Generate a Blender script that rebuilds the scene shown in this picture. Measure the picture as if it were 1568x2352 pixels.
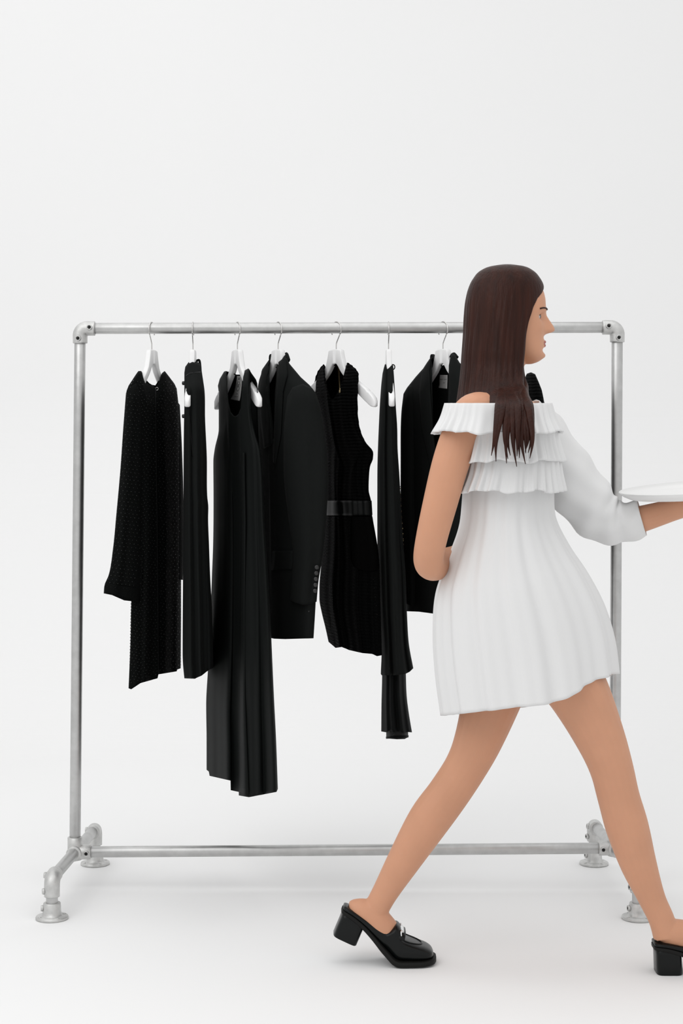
import bpy, bmesh, math, random
from mathutils import Vector, Matrix, noise
from mathutils.bvhtree import BVHTree
random.seed(7)
PI = math.pi
for o in list(bpy.data.objects):
    bpy.data.objects.remove(o)
sc = bpy.context.scene
C = sc.collection

# ------------------------------------------------------------------ camera
W, HGT = 1568, 2352
F = 3900.0                     # focal length in pixels of the 1568x2352 frame
S = 1.27e-3                    # metres per pixel in the plane of the rail (y = 0)
D = F * S                      # camera distance from the rail
CH = 1014 * S                  # camera height
HZ = 1030                      # row of the horizon
cd = bpy.data.cameras.new('camera')
cam = bpy.data.objects.new('camera', cd)
C.objects.link(cam)
cd.sensor_fit = 'VERTICAL'
cd.sensor_height = 36
cd.lens = F / HGT * 36
cd.shift_y = -(HGT / 2 - HZ) / HGT
cam.location = (0, -D, CH)
cam.rotation_euler = (PI / 2, 0, 0)
sc.camera = cam

# ------------------------------------------------------------------ light and exposure
sc.view_settings.view_transform = 'Standard'
sc.view_settings.look = 'None'
sc.view_settings.gamma = 1
sc.view_settings.use_curve_mapping = False
sc.view_settings.exposure = 0.13
wd = bpy.data.worlds.new('studio_world')
sc.world = wd
wd.use_nodes = True
bg = wd.node_tree.nodes['Background']
bg.inputs[0].default_value = (0.992, 0.992, 0.99, 1)
bg.inputs[1].default_value = 0.74


def area(name, loc, target, size, power):
    l = bpy.data.lights.new(name, 'AREA')
    l.shape = 'RECTANGLE'
    l.size, l.size_y = size
    l.energy = power
    o = bpy.data.objects.new(name, l)
    C.objects.link(o)
    o.location = loc
    o.rotation_euler = (Vector(target) - Vector(loc)).to_track_quat('-Z', 'Y').to_euler()
    return o


area('softbox_key', (-2.4, -3.8, 4.2), (-0.1, 0.3, 0.6), (4.0, 3.2), 52)
area('added_backdrop_fill', (-0.8, 1.0, 5.2), (-0.4, 1.6, 0.0), (5.5, 3.0), 24)  # added fill lamp, unseen, brightens the backdrop and the floor behind the rack
area('added_floor_fill', (-0.4, -1.1, 3.9), (-0.3, -0.3, 0.0), (6.0, 3.2), 25)  # added fill lamp, unseen, lifts the floor under the clothes


# ------------------------------------------------------------------ helpers
def P(px, py, y=0.0):
    """a point of the photograph's frame carried to the depth plane y"""
    d = D + y
    return Vector(((px - 784) / F * d, y, CH - (py - HZ) / F * d))


def base_of(parent):
    v = Vector((0, 0, 0))
    while parent is not None:
        v += parent.location
        parent = parent.parent
    return v


def link_mesh(name, me, mat, parent=None, smooth=True):
    o = bpy.data.objects.new(name, me)
    C.objects.link(o)
    if mat is not None:
        me.materials.append(mat)
    if parent is not None:
        b = base_of(parent)
        me.transform(Matrix.Translation(-b))
        o.parent = parent
    if smooth:
        for p in me.polygons:
            p.use_smooth = True
    return o


def obj(name, bm, mat, parent=None, smooth=True, weld=0.0):
    if weld:
        bmesh.ops.remove_doubles(bm, verts=bm.verts, dist=weld)
    bmesh.ops.recalc_face_normals(bm, faces=bm.faces)
    me = bpy.data.meshes.new(name)
    bm.to_mesh(me)
    bm.free()
    return link_mesh(name, me, mat, parent, smooth)


def tag(o, label=None, cat=None, group=None, kind=None):
    if label: o['label'] = label
    if cat: o['category'] = cat
    if group: o['group'] = group
    if kind: o['kind'] = kind
    return o


def thing(name, label, cat, loc, group=None):
    o = bpy.data.objects.new(name, None)
    o.empty_display_size = 0.05
    C.objects.link(o)
    o.location = loc
    return tag(o, label, cat, group)


def solidify(o, t, off=0.0):
    m = o.modifiers.new('thickness', 'SOLIDIFY')
    m.thickness = t
    m.offset = off
    return o


def bevel(o, w, seg=2, ang=40):
    m = o.modifiers.new('bevel', 'BEVEL')
    m.width = w
    m.segments = seg
    m.limit_method = 'ANGLE'
    m.angle_limit = math.radians(ang)
    return o


def subsurf(o, n=1):
    m = o.modifiers.new('subdivision', 'SUBSURF')
    m.levels = n
    m.render_levels = n
    return o


def skin_rings(bm, rings, cap=True, closed=True):
    vs = [[bm.verts.new(p) for p in r] for r in rings]
    n = len(vs[0])
    for a, b in zip(vs, vs[1:]):
        for i in range(n if closed else n - 1):
            j = (i + 1) % n
            bm.faces.new((a[i], a[j], b[j], b[i]))
    if cap and closed:
        bm.faces.new(list(reversed(vs[0])))
        bm.faces.new(vs[-1])
    return vs


def tube(bm, pts, rad, n=12, cap=True, flat=1.0, ref=None):
    """sweep of a circle (or flattened circle) along a polyline"""
    pts = [Vector(p) for p in pts]
    if not hasattr(rad, '__len__'):
        rad = [rad] * len(pts)
    rings = []
    prev = None
    for i, p in enumerate(pts):
        t = (pts[min(i + 1, len(pts) - 1)] - pts[max(i - 1, 0)]).normalized()
        if prev is None:
            r0 = Vector(ref) if ref is not None else (Vector((0, 1, 0)) if abs(t.y) < 0.9 else Vector((1, 0, 0)))
            a = (r0 - t * r0.dot(t)).normalized()
        else:
            a = (prev - t * prev.dot(t)).normalized()
        prev = a
        b = t.cross(a)
        rr = rad[i]
        ra, rb = (rr if hasattr(rr, '__len__') else (rr, rr * flat))
        rings.append([p + a * (math.cos(2 * PI * k / n) * ra) + b * (math.sin(2 * PI * k / n) * rb) for k in range(n)])
    return skin_rings(bm, rings, cap)


def spline(pts, m=8):
    """Catmull-Rom through points given as tuples of any length"""
    out = []
    n = len(pts)
    for i in range(n - 1):
        p0, p1, p2, p3 = pts[max(i - 1, 0)], pts[i], pts[i + 1], pts[min(i + 2, n - 1)]
        for k in range(m):
            t = k / m
            out.append(tuple(0.5 * (2 * b + (c - a) * t + (2 * a - 5 * b + 4 * c - d) * t * t + (3 * b - a - 3 * c + d) * t ** 3)
                             for a, b, c, d in zip(p0, p1, p2, p3)))
    out.append(tuple(float(q) for q in pts[-1]))
    return out


def lathe(bm, prof, loc, axis='Z', n=32):
    rings = []
    for r, h in prof:
        ring = []
        for k in range(n):
            c, s = math.cos(2 * PI * k / n) * r, math.sin(2 * PI * k / n) * r
            v = {'Z': (c, s, h), 'X': (h, c, s), 'Y': (s, h, c)}[axis]
            ring.append(Vector(loc) + Vector(v))
        rings.append(ring)
    return skin_rings(bm, rings, True)


def lerp_tab(tab, t):
    if t <= tab[0][0]: return tab[0][1:]
    for a, b in zip(tab, tab[1:]):
        if t <= b[0]:
            k = (t - a[0]) / max(b[0] - a[0], 1e-9)
            return tuple(x + (y - x) * k for x, y in zip(a[1:], b[1:]))
    return tab[-1][1:]


def smooth_tab(tab, t):
    """monotone-ish smooth lookup"""
    if t <= tab[0][0]: return tab[0][1:]
    n = len(tab)
    for i in range(n - 1):
        a, b = tab[i], tab[i + 1]
        if t <= b[0]:
            h = b[0] - a[0]
            k = (t - a[0]) / max(h, 1e-9)
            res = []
            for q in range(1, len(a)):
                dm = (b[q] - a[q]) / h
                d0 = (a[q] - tab[i - 1][q]) / (a[0] - tab[i - 1][0]) if i > 0 else dm
                d1 = (tab[i + 2][q] - b[q]) / (tab[i + 2][0] - b[0]) if i + 2 < n else dm
                ma = 0.5 * (d0 + dm) if d0 * dm > 0 else 0.0
                mb = 0.5 * (d1 + dm) if d1 * dm > 0 else 0.0
                k2, k3 = k * k, k ** 3
                res.append((2 * k3 - 3 * k2 + 1) * a[q] + (k3 - 2 * k2 + k) * h * ma + (-2 * k3 + 3 * k2) * b[q] + (k3 - k2) * h * mb)
            return tuple(res)
    return tab[-1][1:]


def sstep(x):
    x = max(0.0, min(1.0, x))
    return x * x * (3 - 2 * x)


# ------------------------------------------------------------------ materials
def srgb(*c):
    return tuple((x / 255 / 12.92 if x / 255 <= 0.04045 else ((x / 255 + 0.055) / 1.055) ** 2.4) for x in c) + (1,)


def mat(name, col, rough=0.6, metal=0.0, spec=0.5, bump=None, var=None, sheen=0.0, sss=0.0, coat=0.0, alpha=1.0):
    m = bpy.data.materials.new(name)
    m.use_nodes = True
    nt = m.node_tree
    b = nt.nodes['Principled BSDF']
    b.inputs['Base Color'].default_value = col
    b.inputs['Roughness'].default_value = rough
    b.inputs['Metallic'].default_value = metal
    b.inputs['Specular IOR Level'].default_value = spec
    b.inputs['Sheen Weight'].default_value = sheen
    b.inputs['Coat Weight'].default_value = coat
    b.inputs['Alpha'].default_value = alpha
    if sss:
        b.inputs['Subsurface Weight'].default_value = sss
        b.inputs['Subsurface Radius'].default_value = (0.01, 0.004, 0.002)
    tc = nt.nodes.new('ShaderNodeTexCoord')
    mp = nt.nodes.new('ShaderNodeMapping')
    nt.links.new(tc.outputs['Object'], mp.inputs['Vector'])
    if var:
        scale, amt, sxyz = var
        mp2 = nt.nodes.new('ShaderNodeMapping')
        mp2.inputs['Scale'].default_value = sxyz
        nt.links.new(tc.outputs['Object'], mp2.inputs['Vector'])
        nz = nt.nodes.new('ShaderNodeTexNoise')
        nz.inputs['Scale'].default_value = scale
        nz.inputs['Detail'].default_value = 4
        nt.links.new(mp2.outputs['Vector'], nz.inputs['Vector'])
        mr = nt.nodes.new('ShaderNodeMapRange')
        mr.inputs['From Min'].default_value = 0.3
        mr.inputs['From Max'].default_value = 0.7
        mr.inputs['To Min'].default_value = 1 - amt
        mr.inputs['To Max'].default_value = 1 + amt
        nt.links.new(nz.outputs['Fac'], mr.inputs['Value'])
        mx = nt.nodes.new('ShaderNodeVectorMath')
        mx.operation = 'SCALE'
        mx.inputs[0].default_value = col[:3]
        nt.links.new(mr.outputs['Result'], mx.inputs['Scale'])
        nt.links.new(mx.outputs['Vector'], b.inputs['Base Color'])
    if bump:
        kind, scale, strength, dist, sxyz = bump
        mp.inputs['Scale'].default_value = sxyz
        if kind == 'wave':
            t = nt.nodes.new('ShaderNodeTexWave')
            t.bands_direction = 'Z'
            t.inputs['Scale'].default_value = scale
            t.inputs['Distortion'].default_value = 2.5
            t.inputs['Detail'].default_value = 2
        elif kind == 'voronoi':
            t = nt.nodes.new('ShaderNodeTexVoronoi')
            t.inputs['Scale'].default_value = scale
        else:
            t = nt.nodes.new('ShaderNodeTexNoise')
            t.inputs['Scale'].default_value = scale
            t.inputs['Detail'].default_value = 5
        nt.links.new(mp.outputs['Vector'], t.inputs['Vector'])
        bp = nt.nodes.new('ShaderNodeBump')
        bp.inputs['Strength'].default_value = strength
        bp.inputs['Distance'].default_value = dist
        nt.links.new(t.outputs['Distance' if kind == 'voronoi' else 'Fac'], bp.inputs['Height'])
        nt.links.new(bp.outputs['Normal'], b.inputs['Normal'])
    return m


ONE = (1, 1, 1)
M_floor = mat('white_floor_paint', (0.88, 0.88, 0.88, 1), 0.9, spec=0.1, var=(0.7, 0.006, ONE))
M_wall = mat('white_backdrop', (0.88, 0.88, 0.88, 1), 0.9, spec=0.1, var=(0.7, 0.006, ONE))
M_steel = mat('galvanised_steel', (0.53, 0.53, 0.525, 1), 0.42, metal=1.0, var=(38, 0.07, ONE), bump=('noise', 160, 0.06, 0.002, ONE))
M_cast = mat('cast_galvanised_iron', (0.60, 0.60, 0.59, 1), 0.5, metal=0.85, var=(55, 0.10, ONE), bump=('noise', 120, 0.25, 0.003, ONE))
M_socket = mat('painted_socket_shade', (0.02, 0.02, 0.02, 1), 0.8, spec=0.1)  # shade inside the hexagon hole put into the colour
M_wire = mat('nickel_wire', (0.62, 0.61, 0.60, 1), 0.22, metal=1.0)
M_hanger = mat('white_lacquered_wood', (0.83, 0.83, 0.83, 1), 0.42, spec=0.35, bump=('noise', 90, 0.05, 0.001, (1, 1, 4)))
BL = (0.0085, 0.0095, 0.0092, 1)
M_wool = mat('black_wool', BL, 0.9, spec=0.05, bump=('noise', 900, 0.25, 0.001, ONE), sheen=0.006)
M_crepe = mat('black_crepe', (0.0065, 0.0075, 0.0072, 1), 0.65, spec=0.06, bump=('noise', 600, 0.15, 0.001, ONE))
M_knit = mat('black_beaded_knit', (0.0035, 0.004, 0.0038, 1), 0.85, spec=0.05, bump=('voronoi', 210, 0.6, 0.003, ONE))
M_ruche = mat('black_ruched_lace', (0.0011, 0.0012, 0.0012, 1), 0.75, spec=0.03, bump=('wave', 34, 0.8, 0.004, (1, 1, 1)))
M_satin = mat('black_satin', (0.0035, 0.0038, 0.0038, 1), 0.45, spec=0.1)
M_lining = mat('dark_lining', (0.0055, 0.006, 0.006, 1), 0.7, spec=0.04)
M_velvet = mat('black_velvet', (0.002, 0.002, 0.002, 1), 1.0, spec=0.0)
M_sheer = mat('sheer_black_chiffon', (0.02, 0.02, 0.02, 1), 0.6, spec=0.1, alpha=0.86)
M_bead = mat('black_glass_bead', (0.034, 0.036, 0.035, 1), 0.4, spec=0.4)
M_button = mat('black_button', (0.012, 0.012, 0.012, 1), 0.3, spec=0.5)
M_gold = mat('brass_zip', (0.62, 0.48, 0.26, 1), 0.35, metal=0.9)
M_tag = mat('white_label_cloth', (0.74, 0.73, 0.72, 1), 0.7, spec=0.2, bump=('noise', 700, 0.1, 0.001, ONE))
M_print = mat('grey_print', (0.22, 0.22, 0.22, 1), 0.8, spec=0.1)
M_faint = mat('pale_grey_print', (0.42, 0.42, 0.42, 1), 0.8, spec=0.1)
M_skin = mat('skin', srgb(203, 150, 120), 0.5, spec=0.3, sss=0.12, var=(14, 0.035, ONE), bump=('noise', 240, 0.04, 0.001, ONE))
M_lip = mat('lips', srgb(168, 92, 82), 0.4, spec=0.4)
M_hair = mat('dark_auburn_hair', srgb(46, 19, 10), 0.42, spec=0.18, var=(60, 0.35, (1, 1, 0.06)), bump=('noise', 260, 0.5, 0.004, (1, 1, 0.03)))
M_white = mat('white_cotton', (0.75, 0.75, 0.75, 1), 0.85, spec=0.1, bump=('noise', 500, 0.12, 0.001, ONE))
M_eye = mat('eye_white', (0.50, 0.46, 0.44, 1), 0.3, spec=0.3)
M_iris = mat('brown_iris', (0.05, 0.025, 0.012, 1), 0.2)
M_leather = mat('black_polished_leather', (0.004, 0.005, 0.005, 1), 0.28, spec=0.22, bump=('noise', 300, 0.05, 0.001, ONE))
M_sole = mat('black_rubber_sole', (0.009, 0.009, 0.0085, 1), 0.55, spec=0.15)
M_chrome = mat('polished_silver_buckle', (0.8, 0.8, 0.8, 1), 0.12, metal=1.0)
M_tray = mat('white_enamel_tray', (0.80, 0.80, 0.795, 1), 0.4, spec=0.4)

# ------------------------------------------------------------------ the setting
bm = bmesh.new()
bx0, bx1, yf, yc, yb, R = -7.0, 7.0, -6.6, 2.0, 3.6, 1.6
v = [bm.verts.new(p) for p in ((bx0, yf, 0), (bx1, yf, 0), (bx1, yc, 0), (bx0, yc, 0), (bx0, yf, -0.1), (bx1, yf, -0.1), (bx1, yc, -0.1), (bx0, yc, -0.1))]
for f in ((0, 1, 2, 3), (7, 6, 5, 4), (0, 4, 5, 1), (1, 5, 6, 2), (2, 6, 7, 3), (3, 7, 4, 0)):
    bm.faces.new([v[i] for i in f])
tag(obj('floor', bm, M_floor, smooth=False), kind='structure')
bm = bmesh.new()
prof = [(yc + R * math.sin(a), R - R * math.cos(a)) for a in [PI / 2 * i / 32 for i in range(33)]] + [(yb, 5.6)]
back = [(yb + 0.1, 5.6), (yb + 0.1, -0.1), (yc, -0.1)]
skin_rings(bm, [[Vector((x, a, b)) for a, b in prof + back] for x in (bx0, bx1)], True)
tag(obj('wall_back', bm, M_wall, smooth=False), kind='structure')

# ------------------------------------------------------------------ the pipe rack
PR = 0.0162                                     # pipe radius
FR = 0.0213                                     # fitting radius
TL, TR = P(184, 754.5), P(1417, 752)            # top corners
BLc, BRc = P(172, 1957), P(1411, 1948)          # lower tees
rack = thing('clothes_rack', 'galvanised steel pipe clothes rack on four flanged feet holding the black clothes', 'clothes rack', (0, 0, 0))


def pipe(name, a, b, r=PR, parent=rack, m=M_steel):
    bm = bmesh.new()
    a, b = Vector(a), Vector(b)
    tube(bm, [a + (b - a) * t / 6 for t in range(7)], r, 40)
    o = obj(name, bm, m, parent)
    bevel(o, 0.001, 1, 60)
    return o


pipe('top_rail', TL, TR)
pipe('upright', BLc, TL)
pipe('upright', BRc, TR)
pipe('bottom_rail', BLc, BRc)


def set_screw(parent, c, direction):
    """raised boss and a hexagon painted dark for the shade in its socket"""
    d = Vector(direction).normalized()
    bm = bmesh.new()
    e1 = d.orthogonal().normalized()
    e2 = d.cross(e1)
    skin_rings(bm, [[c + d * h + (e1 * math.cos(2 * PI * q / 24) + e2 * math.sin(2 * PI * q / 24)) * r for q in range(24)]
                    for r, h in ((0.0088, 0.0), (0.0085, 0.004), (0.0077, 0.0068), (0.0068, 0.0074), (0.0056, 0.0070), (0.0052, 0.0045))], True)
    obj('set_screw', bm, M_cast, parent)
    bm = bmesh.new()
    tube(bm, [c + d * 0.004, c + d * 0.0064], 0.0038, 6)
    obj('hex_socket', bm, M_socket, parent)


def elbow(a_dir, b_dir, corner, leg, screws, parent=rack, rr=FR):
    """cast 90 degree elbow: two sleeves joined by a bend"""
    a, b = Vector(a_dir).normalized(), Vector(b_dir).normalized()
    r = 0.021
    pts, rad = [], []
    for t in (leg, leg - 0.001, leg - 0.004, r + 0.004):
        pts.append(corner + a * t)
    rad += [rr * 0.93, rr, rr * 1.0, rr * 1.0]
    for k in range(0, 11):
        t = PI / 2 * k / 10
        pts.append(corner + a * (r - r * math.sin(t)) + b * (r - r * math.cos(t)))
        rad.append(rr * 1.01)
    for t in (r + 0.004, leg - 0.004, leg - 0.001, leg):
        pts.append(corner + b * t)
    rad += [rr, rr, rr, rr * 0.93]
    bm = bmesh.new()
    tube(bm, pts, rad, 32, ref=a.cross(b))
    o = obj('elbow_fitting', bm, M_cast, parent)
    for arm, tt, d in screws:
        dd = Vector(d).normalized()
        set_screw(o, corner + (a if arm == 0 else b) * tt + dd * (rr * 0.93), dd)
    return o


FRONT = Vector((0.05, -1, 0))
elbow((1, 0, 0), (0, 0, -1), TL, 0.0435, [(0, 0.030, (0, -1, 0.08)), (1, 0.030, (-0.12, -1, 0))])
elbow((-1, 0, 0), (0, 0, -1), TR, 0.0435, [(0, 0.028, (0, -1, 0.12)), (1, 0.031, (0.05, -1, 0))])

HD = 0.304                                      # half depth of the base


def sleeve_along(bm, c, d, t0, t1, r=FR):
    d = Vector(d).normalized()
    tube(bm, [c + d * t0, c + d * (t0 + 0.001), c + d * (t1 - 0.001), c + d * t1], [r * 0.94, r, r, r * 0.94], 32)


for side, c in ((1, BLc), (-1, BRc)):
    bm = bmesh.new()
    sleeve_along(bm, c, (0, 0, 1), -0.022, 0.044)
    sleeve_along(bm, c, (0, 1, 0), -0.027, 0.027, FR * 1.03)
    sleeve_along(bm, c, (side, 0, 0), 0.0, 0.047)
    o = obj('tee_fitting', bm, M_cast, rack)
    set_screw(o, c + Vector((side * 0.036, -FR * 0.93, 0)), (0, -1, 0.05))
    zc = c.z
    yaw = Vector((-0.015 * side, 0, 0))
    e0, e1 = c + Vector((0, -HD, 0)) + yaw, c + Vector((0, HD, 0)) - yaw
    pipe('foot_rail', e0, e1)
    for e, dy in ((e0, 1), (e1, -1)):
        el = elbow((0, dy, 0), (0, 0, -1), e, 0.050, [(1, 0.034, (-1, -0.25, 0)), (0, 0.026, (-1, 0, 0.1))])
        pipe('foot_post', (e.x, e.y, 0.012), (e.x, e.y, e.z - 0.02))
        bm = bmesh.new()
        lathe(bm, [(0.040, 0.0), (0.0447, 0.0005), (0.0450, 0.005), (0.0435, 0.008), (0.030, 0.0095), (0.0262, 0.013), (0.0247, 0.022), (0.0237, 0.043), (0.0222, 0.0448), (0.0165, 0.0448)],
              (e.x, e.y, 0), 'Z', 48)
        fl = obj('floor_flange', bm, M_cast, rack)
        for a in (0.6, 2.17, 3.74, 5.31):
            bm = bmesh.new()
            lathe(bm, [(0.0040, 0.0078), (0.0046, 0.0098), (0.0022, 0.0104)], (e.x + 0.0365 * math.cos(a), e.y + 0.0365 * math.sin(a), 0), 'Z', 12)
            obj('fixing_screw', bm, M_cast, fl)
        set_screw(fl, Vector((e.x - 0.0225, e.y - 0.004, 0.03)), (-1, -0.15, 0.05))

# ------------------------------------------------------------------ hangers
RAIL_Z = TL.z


def hanger_mesh():
    hw = 0.19
    top, bot = [], []
    N = 44
    xs = [-hw + 2 * hw * i / N for i in range(N + 1)]

    def zt(x):
        w = abs(x)
        if w <= 0.0275: return -0.062 - 0.002 * (w / 0.0275) ** 2
        z = smooth_tab([(0.0275, -0.064), (0.034, -0.086), (0.042, -0.108), (0.056, -0.125), (0.10, -0.155), (0.15, -0.183), (0.17, -0.197), (0.183, -0.208), (hw, -0.219)], w)[0]
        if 0.150 < w < 0.160: z -= 0.0025                      # strap notch
        return z

    def zb(x):
        w = abs(x)
        return smooth_tab([(0, -0.104), (0.010, -0.107), (0.03, -0.130), (0.06, -0.156), (0.10, -0.187), (0.15, -0.220), (0.175, -0.2335), (0.186, -0.234), (hw, -0.226)], w)[0]

    def th(x):
        w = abs(x)
        return smooth_tab([(0, 0.0075), (0.04, 0.0075), (0.10, 0.008), (0.17, 0.0085), (0.186, 0.0065), (hw, 0.003)], w)[0]
    extra = [-0.0277, -0.0255, 0.0255, 0.0277, 0.030, -0.030, -0.1605, -0.1495, 0.1495, 0.1605, -0.187, 0.187, 0.0]
    xs = sorted(set(xs + extra))
    bm = bmesh.new()
    rings = []
    for x in xs:
        t, b, h = zt(x), zb(x), th(x)
        m = (t + b) / 2
        hh = (t - b) / 2
        r = min(0.0042, hh * 0.6, h * 0.6)
        ring = []
        for cx, cz, a0 in ((h - r, hh - r, 0), (-h + r, hh - r, PI / 2), (-h + r, -hh + r, PI), (h - r, -hh + r, 3 * PI / 2)):
            for q in range(4):
                a = a0 + PI / 2 * q / 3
                ring.append(Vector((x, cx + r * math.cos(a), m + cz + r * math.sin(a))))
        rings.append(ring)
    skin_rings(bm, rings, True)
    return bm


def hook_mesh(stem_side):
    """wire hook in the hanger plane; the open end lies on the far side of the rail"""
    bm = bmesh.new()
    w = 0.0016
    R0 = 0.0235
    zc = PR + w - R0
    s = stem_side
    pts = [(0, 0, -0.066), (0, 0, -0.050), (s * 0.002, 0, -0.042)]
    for a in range(-42, 216, 8):
        t = math.radians(a)
        pts.append((s * math.cos(t) * R0 * (1 if a > -30 else 0.9), 0, zc + math.sin(t) * R0))
    sp = spline(pts, 3)
    tube(bm, sp, [w] * (len(sp) - 2) + [w * 1.1, w * 0.6], 10)
    return bm


hanger_defs = [  # neck column, yaw in degrees, label
    (348.5, 76, 'white wooden hanger at the left end of the rail carrying the beaded coat'),
    (443, 90, 'white hanger turned edge-on, its blunt near tip poking out of the narrow sleeveless dress'),
    (545, -66.5, 'white hanger inside the floor-skimming sleeveless gown with the large neck label'),
    (638.5, -61, 'white hanger with its neck showing inside the collar of the buttoned-cuff blazer'),
    (772, -53, 'white hanger with one bare notched arm sticking out of the belted textured dress'),
    (892, -88.6, 'white hanger edge-on with a slim bare tip showing on the layered tunic'),
    (1017, -58, 'white hanger in the open jacket with the small square neck label'),
    (1186, -75, 'white hanger on the rail directly behind the head of the walking woman'),
]
mesh_bar = None
hookm = {}
for px, yaw, lab in hanger_defs:
    c = P(px, 754)
    root = thing('coat_hanger', lab, 'hanger', (c.x, 0, RAIL_Z + (TR.z - TL.z) * (c.x - TL.x) / (TR.x - TL.x)), 'white hangers on the top rail')
    root.rotation_euler = (0, 0, math.radians(yaw))
    s = -1 if yaw > 0 else 1
    if mesh_bar is None:
        mesh_bar = obj('shoulder_bar', hanger_mesh(), M_hanger)
        bar = mesh_bar
    else:
        bar = mesh_bar.copy()
        C.objects.link(bar)
    bar.parent = root
    if s not in hookm:
        hk = hookm[s] = obj('hook', hook_mesh(s), M_wire)
    else:
        hk = hookm[s].copy()
        C.objects.link(hk)
    hk.parent = root


# ------------------------------------------------------------------ garments
class Bag:
    """A hanging piece of cloth with a front and a back: four traced edges give the outline in the frame,
    the plane of its hanger gives the depth, a profile across gives the thickness."""

    def __init__(self, T, B, L, R, xc, k=0.0, y0=0.0, th=0.05, Tb=None, Bb=None, rise=60.0, lin=False, folds=(), seed=0, pw=0.55, start=0.4, bw=1.0, thb=None, Rb=None):
        self.T, self.B, self.Tb, self.Bb = T, B, Tb or T, Bb or B
        self.xc, self.k, self.y0, self.th, self.rise, self.lin, self.pw, self.start, self.bw = xc, k, y0, th, rise, lin, pw, start, bw
        self.thb = th if thb is None else thb
        self.folds, self.seed = folds, seed
        t0, b0 = lerp_tab(T, 0), lerp_tab(B, 0)
        t1, b1 = lerp_tab(T, 1), lerp_tab(B, 1)

        def side(mid, a, b):
            h = b[1] - a[1]
            pts = [(0.0, a[0])] + [((y - a[1]) / h, x) for x, y in mid] + [(1.0, b[0])]
            return pts, a[1], b[1]
        self.Ls = side(L, t0, b0)
        self.Rs = side(R, t1, b1)
        self.Rsb = side(Rb, lerp_tab(self.Tb, 1), lerp_tab(self.Bb, 1)) if Rb else self.Rs

    def edge(self, s, v):
        pts, ya, yb = s
        return smooth_tab(pts, v)[0], ya + (yb - ya) * v

    def depth(self, u, px, py, front):
        base = self.y0 + self.k * (px - self.xc) * S
        pr = max(0.0, 1 - (2 * u - 1) ** 2) ** self.pw
        ytop = lerp_tab(self.Tb, u)[1]
        q = (py - ytop) / self.rise
        vt = max(0.0, min(1.0, q)) if self.lin else math.sqrt(max(0.0, sstep(q)))
        if self.start and q > -0.01:
            vt = min(1.0, self.start * min(1, q * 12 + 0.0) + (1 - self.start) * vt)
        yend = lerp_tab(self.B, u)[1]
        vv = max(0.0, min(1.0, (py - ytop) / max(yend - ytop, 1)))
        th = (self.th if front else self.thb) * (1 + (self.bw - 1) * vv)
        fo = 0.0
        for fr, amp, ph, p in self.folds:
            phx = ph + (0 if front else 1.7) + 0.25 * math.sin(vv * 3.1 + self.seed + fr)
            fo += amp * (vv ** p) * math.sin(2 * PI * fr * u + phx)
        fo += 0.004 * noise.noise(Vector((u * 5 + self.seed, vv * 3, 0 if front else 7)))
        fo *= min(1.0, pr * 1.4) * vt
        return base + (-th if front else th) * pr * vt + fo

    def uv_of(self, px, py):
        xl = self.edge(self.Ls, max(0, min(1, (py - self.Ls[1]) / (self.Ls[2] - self.Ls[1]))))[0]
        xr = self.edge(self.Rs, max(0, min(1, (py - self.Rs[1]) / (self.Rs[2] - self.Rs[1]))))[0]
        return max(0.0, min(1.0, (px - xl) / max(xr - xl, 1)))

    def at(self, px, py, front=True, off=0.0):
        if getattr(self, 'bvh', None) is not None:
            d = (P(px, py, 0) - cam.location).normalized()
            h = self.bvh.ray_cast(cam.location, d)
            if h[0] is not None:
                return P(px, py, h[0].y + off)
        return P(px, py, self.depth(self.uv_of(px, py), px, py, front) + off)

    def point(self, u, v, front):
        T = self.T if front else self.Tb
        B = self.B if front else self.Bb
        tx, ty = lerp_tab(T, u)
        bx, by = lerp_tab(B, u)
        lx, ly = self.edge(self.Ls, v)
        rx, ry = self.edge(self.Rs if front else self.Rsb, v)
        t0, t1, b0, b1 = lerp_tab(T, 0), lerp_tab(T, 1), lerp_tab(B, 0), lerp_tab(B, 1)
        px = (1 - v) * tx + v * bx + (1 - u) * lx + u * rx - ((1 - u) * (1 - v) * t0[0] + u * (1 - v) * t1[0] + (1 - u) * v * b0[0] + u * v * b1[0])
        py = (1 - v) * ty + v * by + (1 - u) * ly + u * ry - ((1 - u) * (1 - v) * t0[1] + u * (1 - v) * t1[1] + (1 - u) * v * b0[1] + u * v * b1[1])
        return px, py

    def build(self, name, material, parent, nu=64, nv=90, t=0.0022, front=True, back=True):
        us = sorted(set([round(0.5 - 0.5 * math.cos(PI * i / nu), 6) for i in range(nu + 1)] + [round(a[0], 6) for a in self.T] + [round(a[0], 6) for a in self.B]))
        vs = sorted(set([i / nv for i in range(nv + 1)] + [0.004, 0.008]))
        bm = bmesh.new()
        for fr in ([True] if front else []) + ([False] if back else []):
            g = []
            for v in vs:
                row = []
                for u in us:
                    px, py = self.point(u, v, fr)
                    row.append(bm.verts.new(P(px, py, self.depth(u, px, py, fr))))
                g.append(row)
            for a, b in zip(g, g[1:]):
                for i in range(len(us) - 1):
                    bm.faces.new((a[i], a[i + 1], b[i + 1], b[i]) if fr else (b[i], b[i + 1], a[i + 1], a[i]))
        bmesh.ops.remove_doubles(bm, verts=bm.verts, dist=0.00025)
        bm.normal_update()
        self.bvh = BVHTree.FromBMesh(bm)
        me = bpy.data.meshes.new(name)
        bm.to_mesh(me)
        bm.free()
        o = link_mesh(name, me, material, parent)
        if t: solidify(o, t)
        return o


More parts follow.
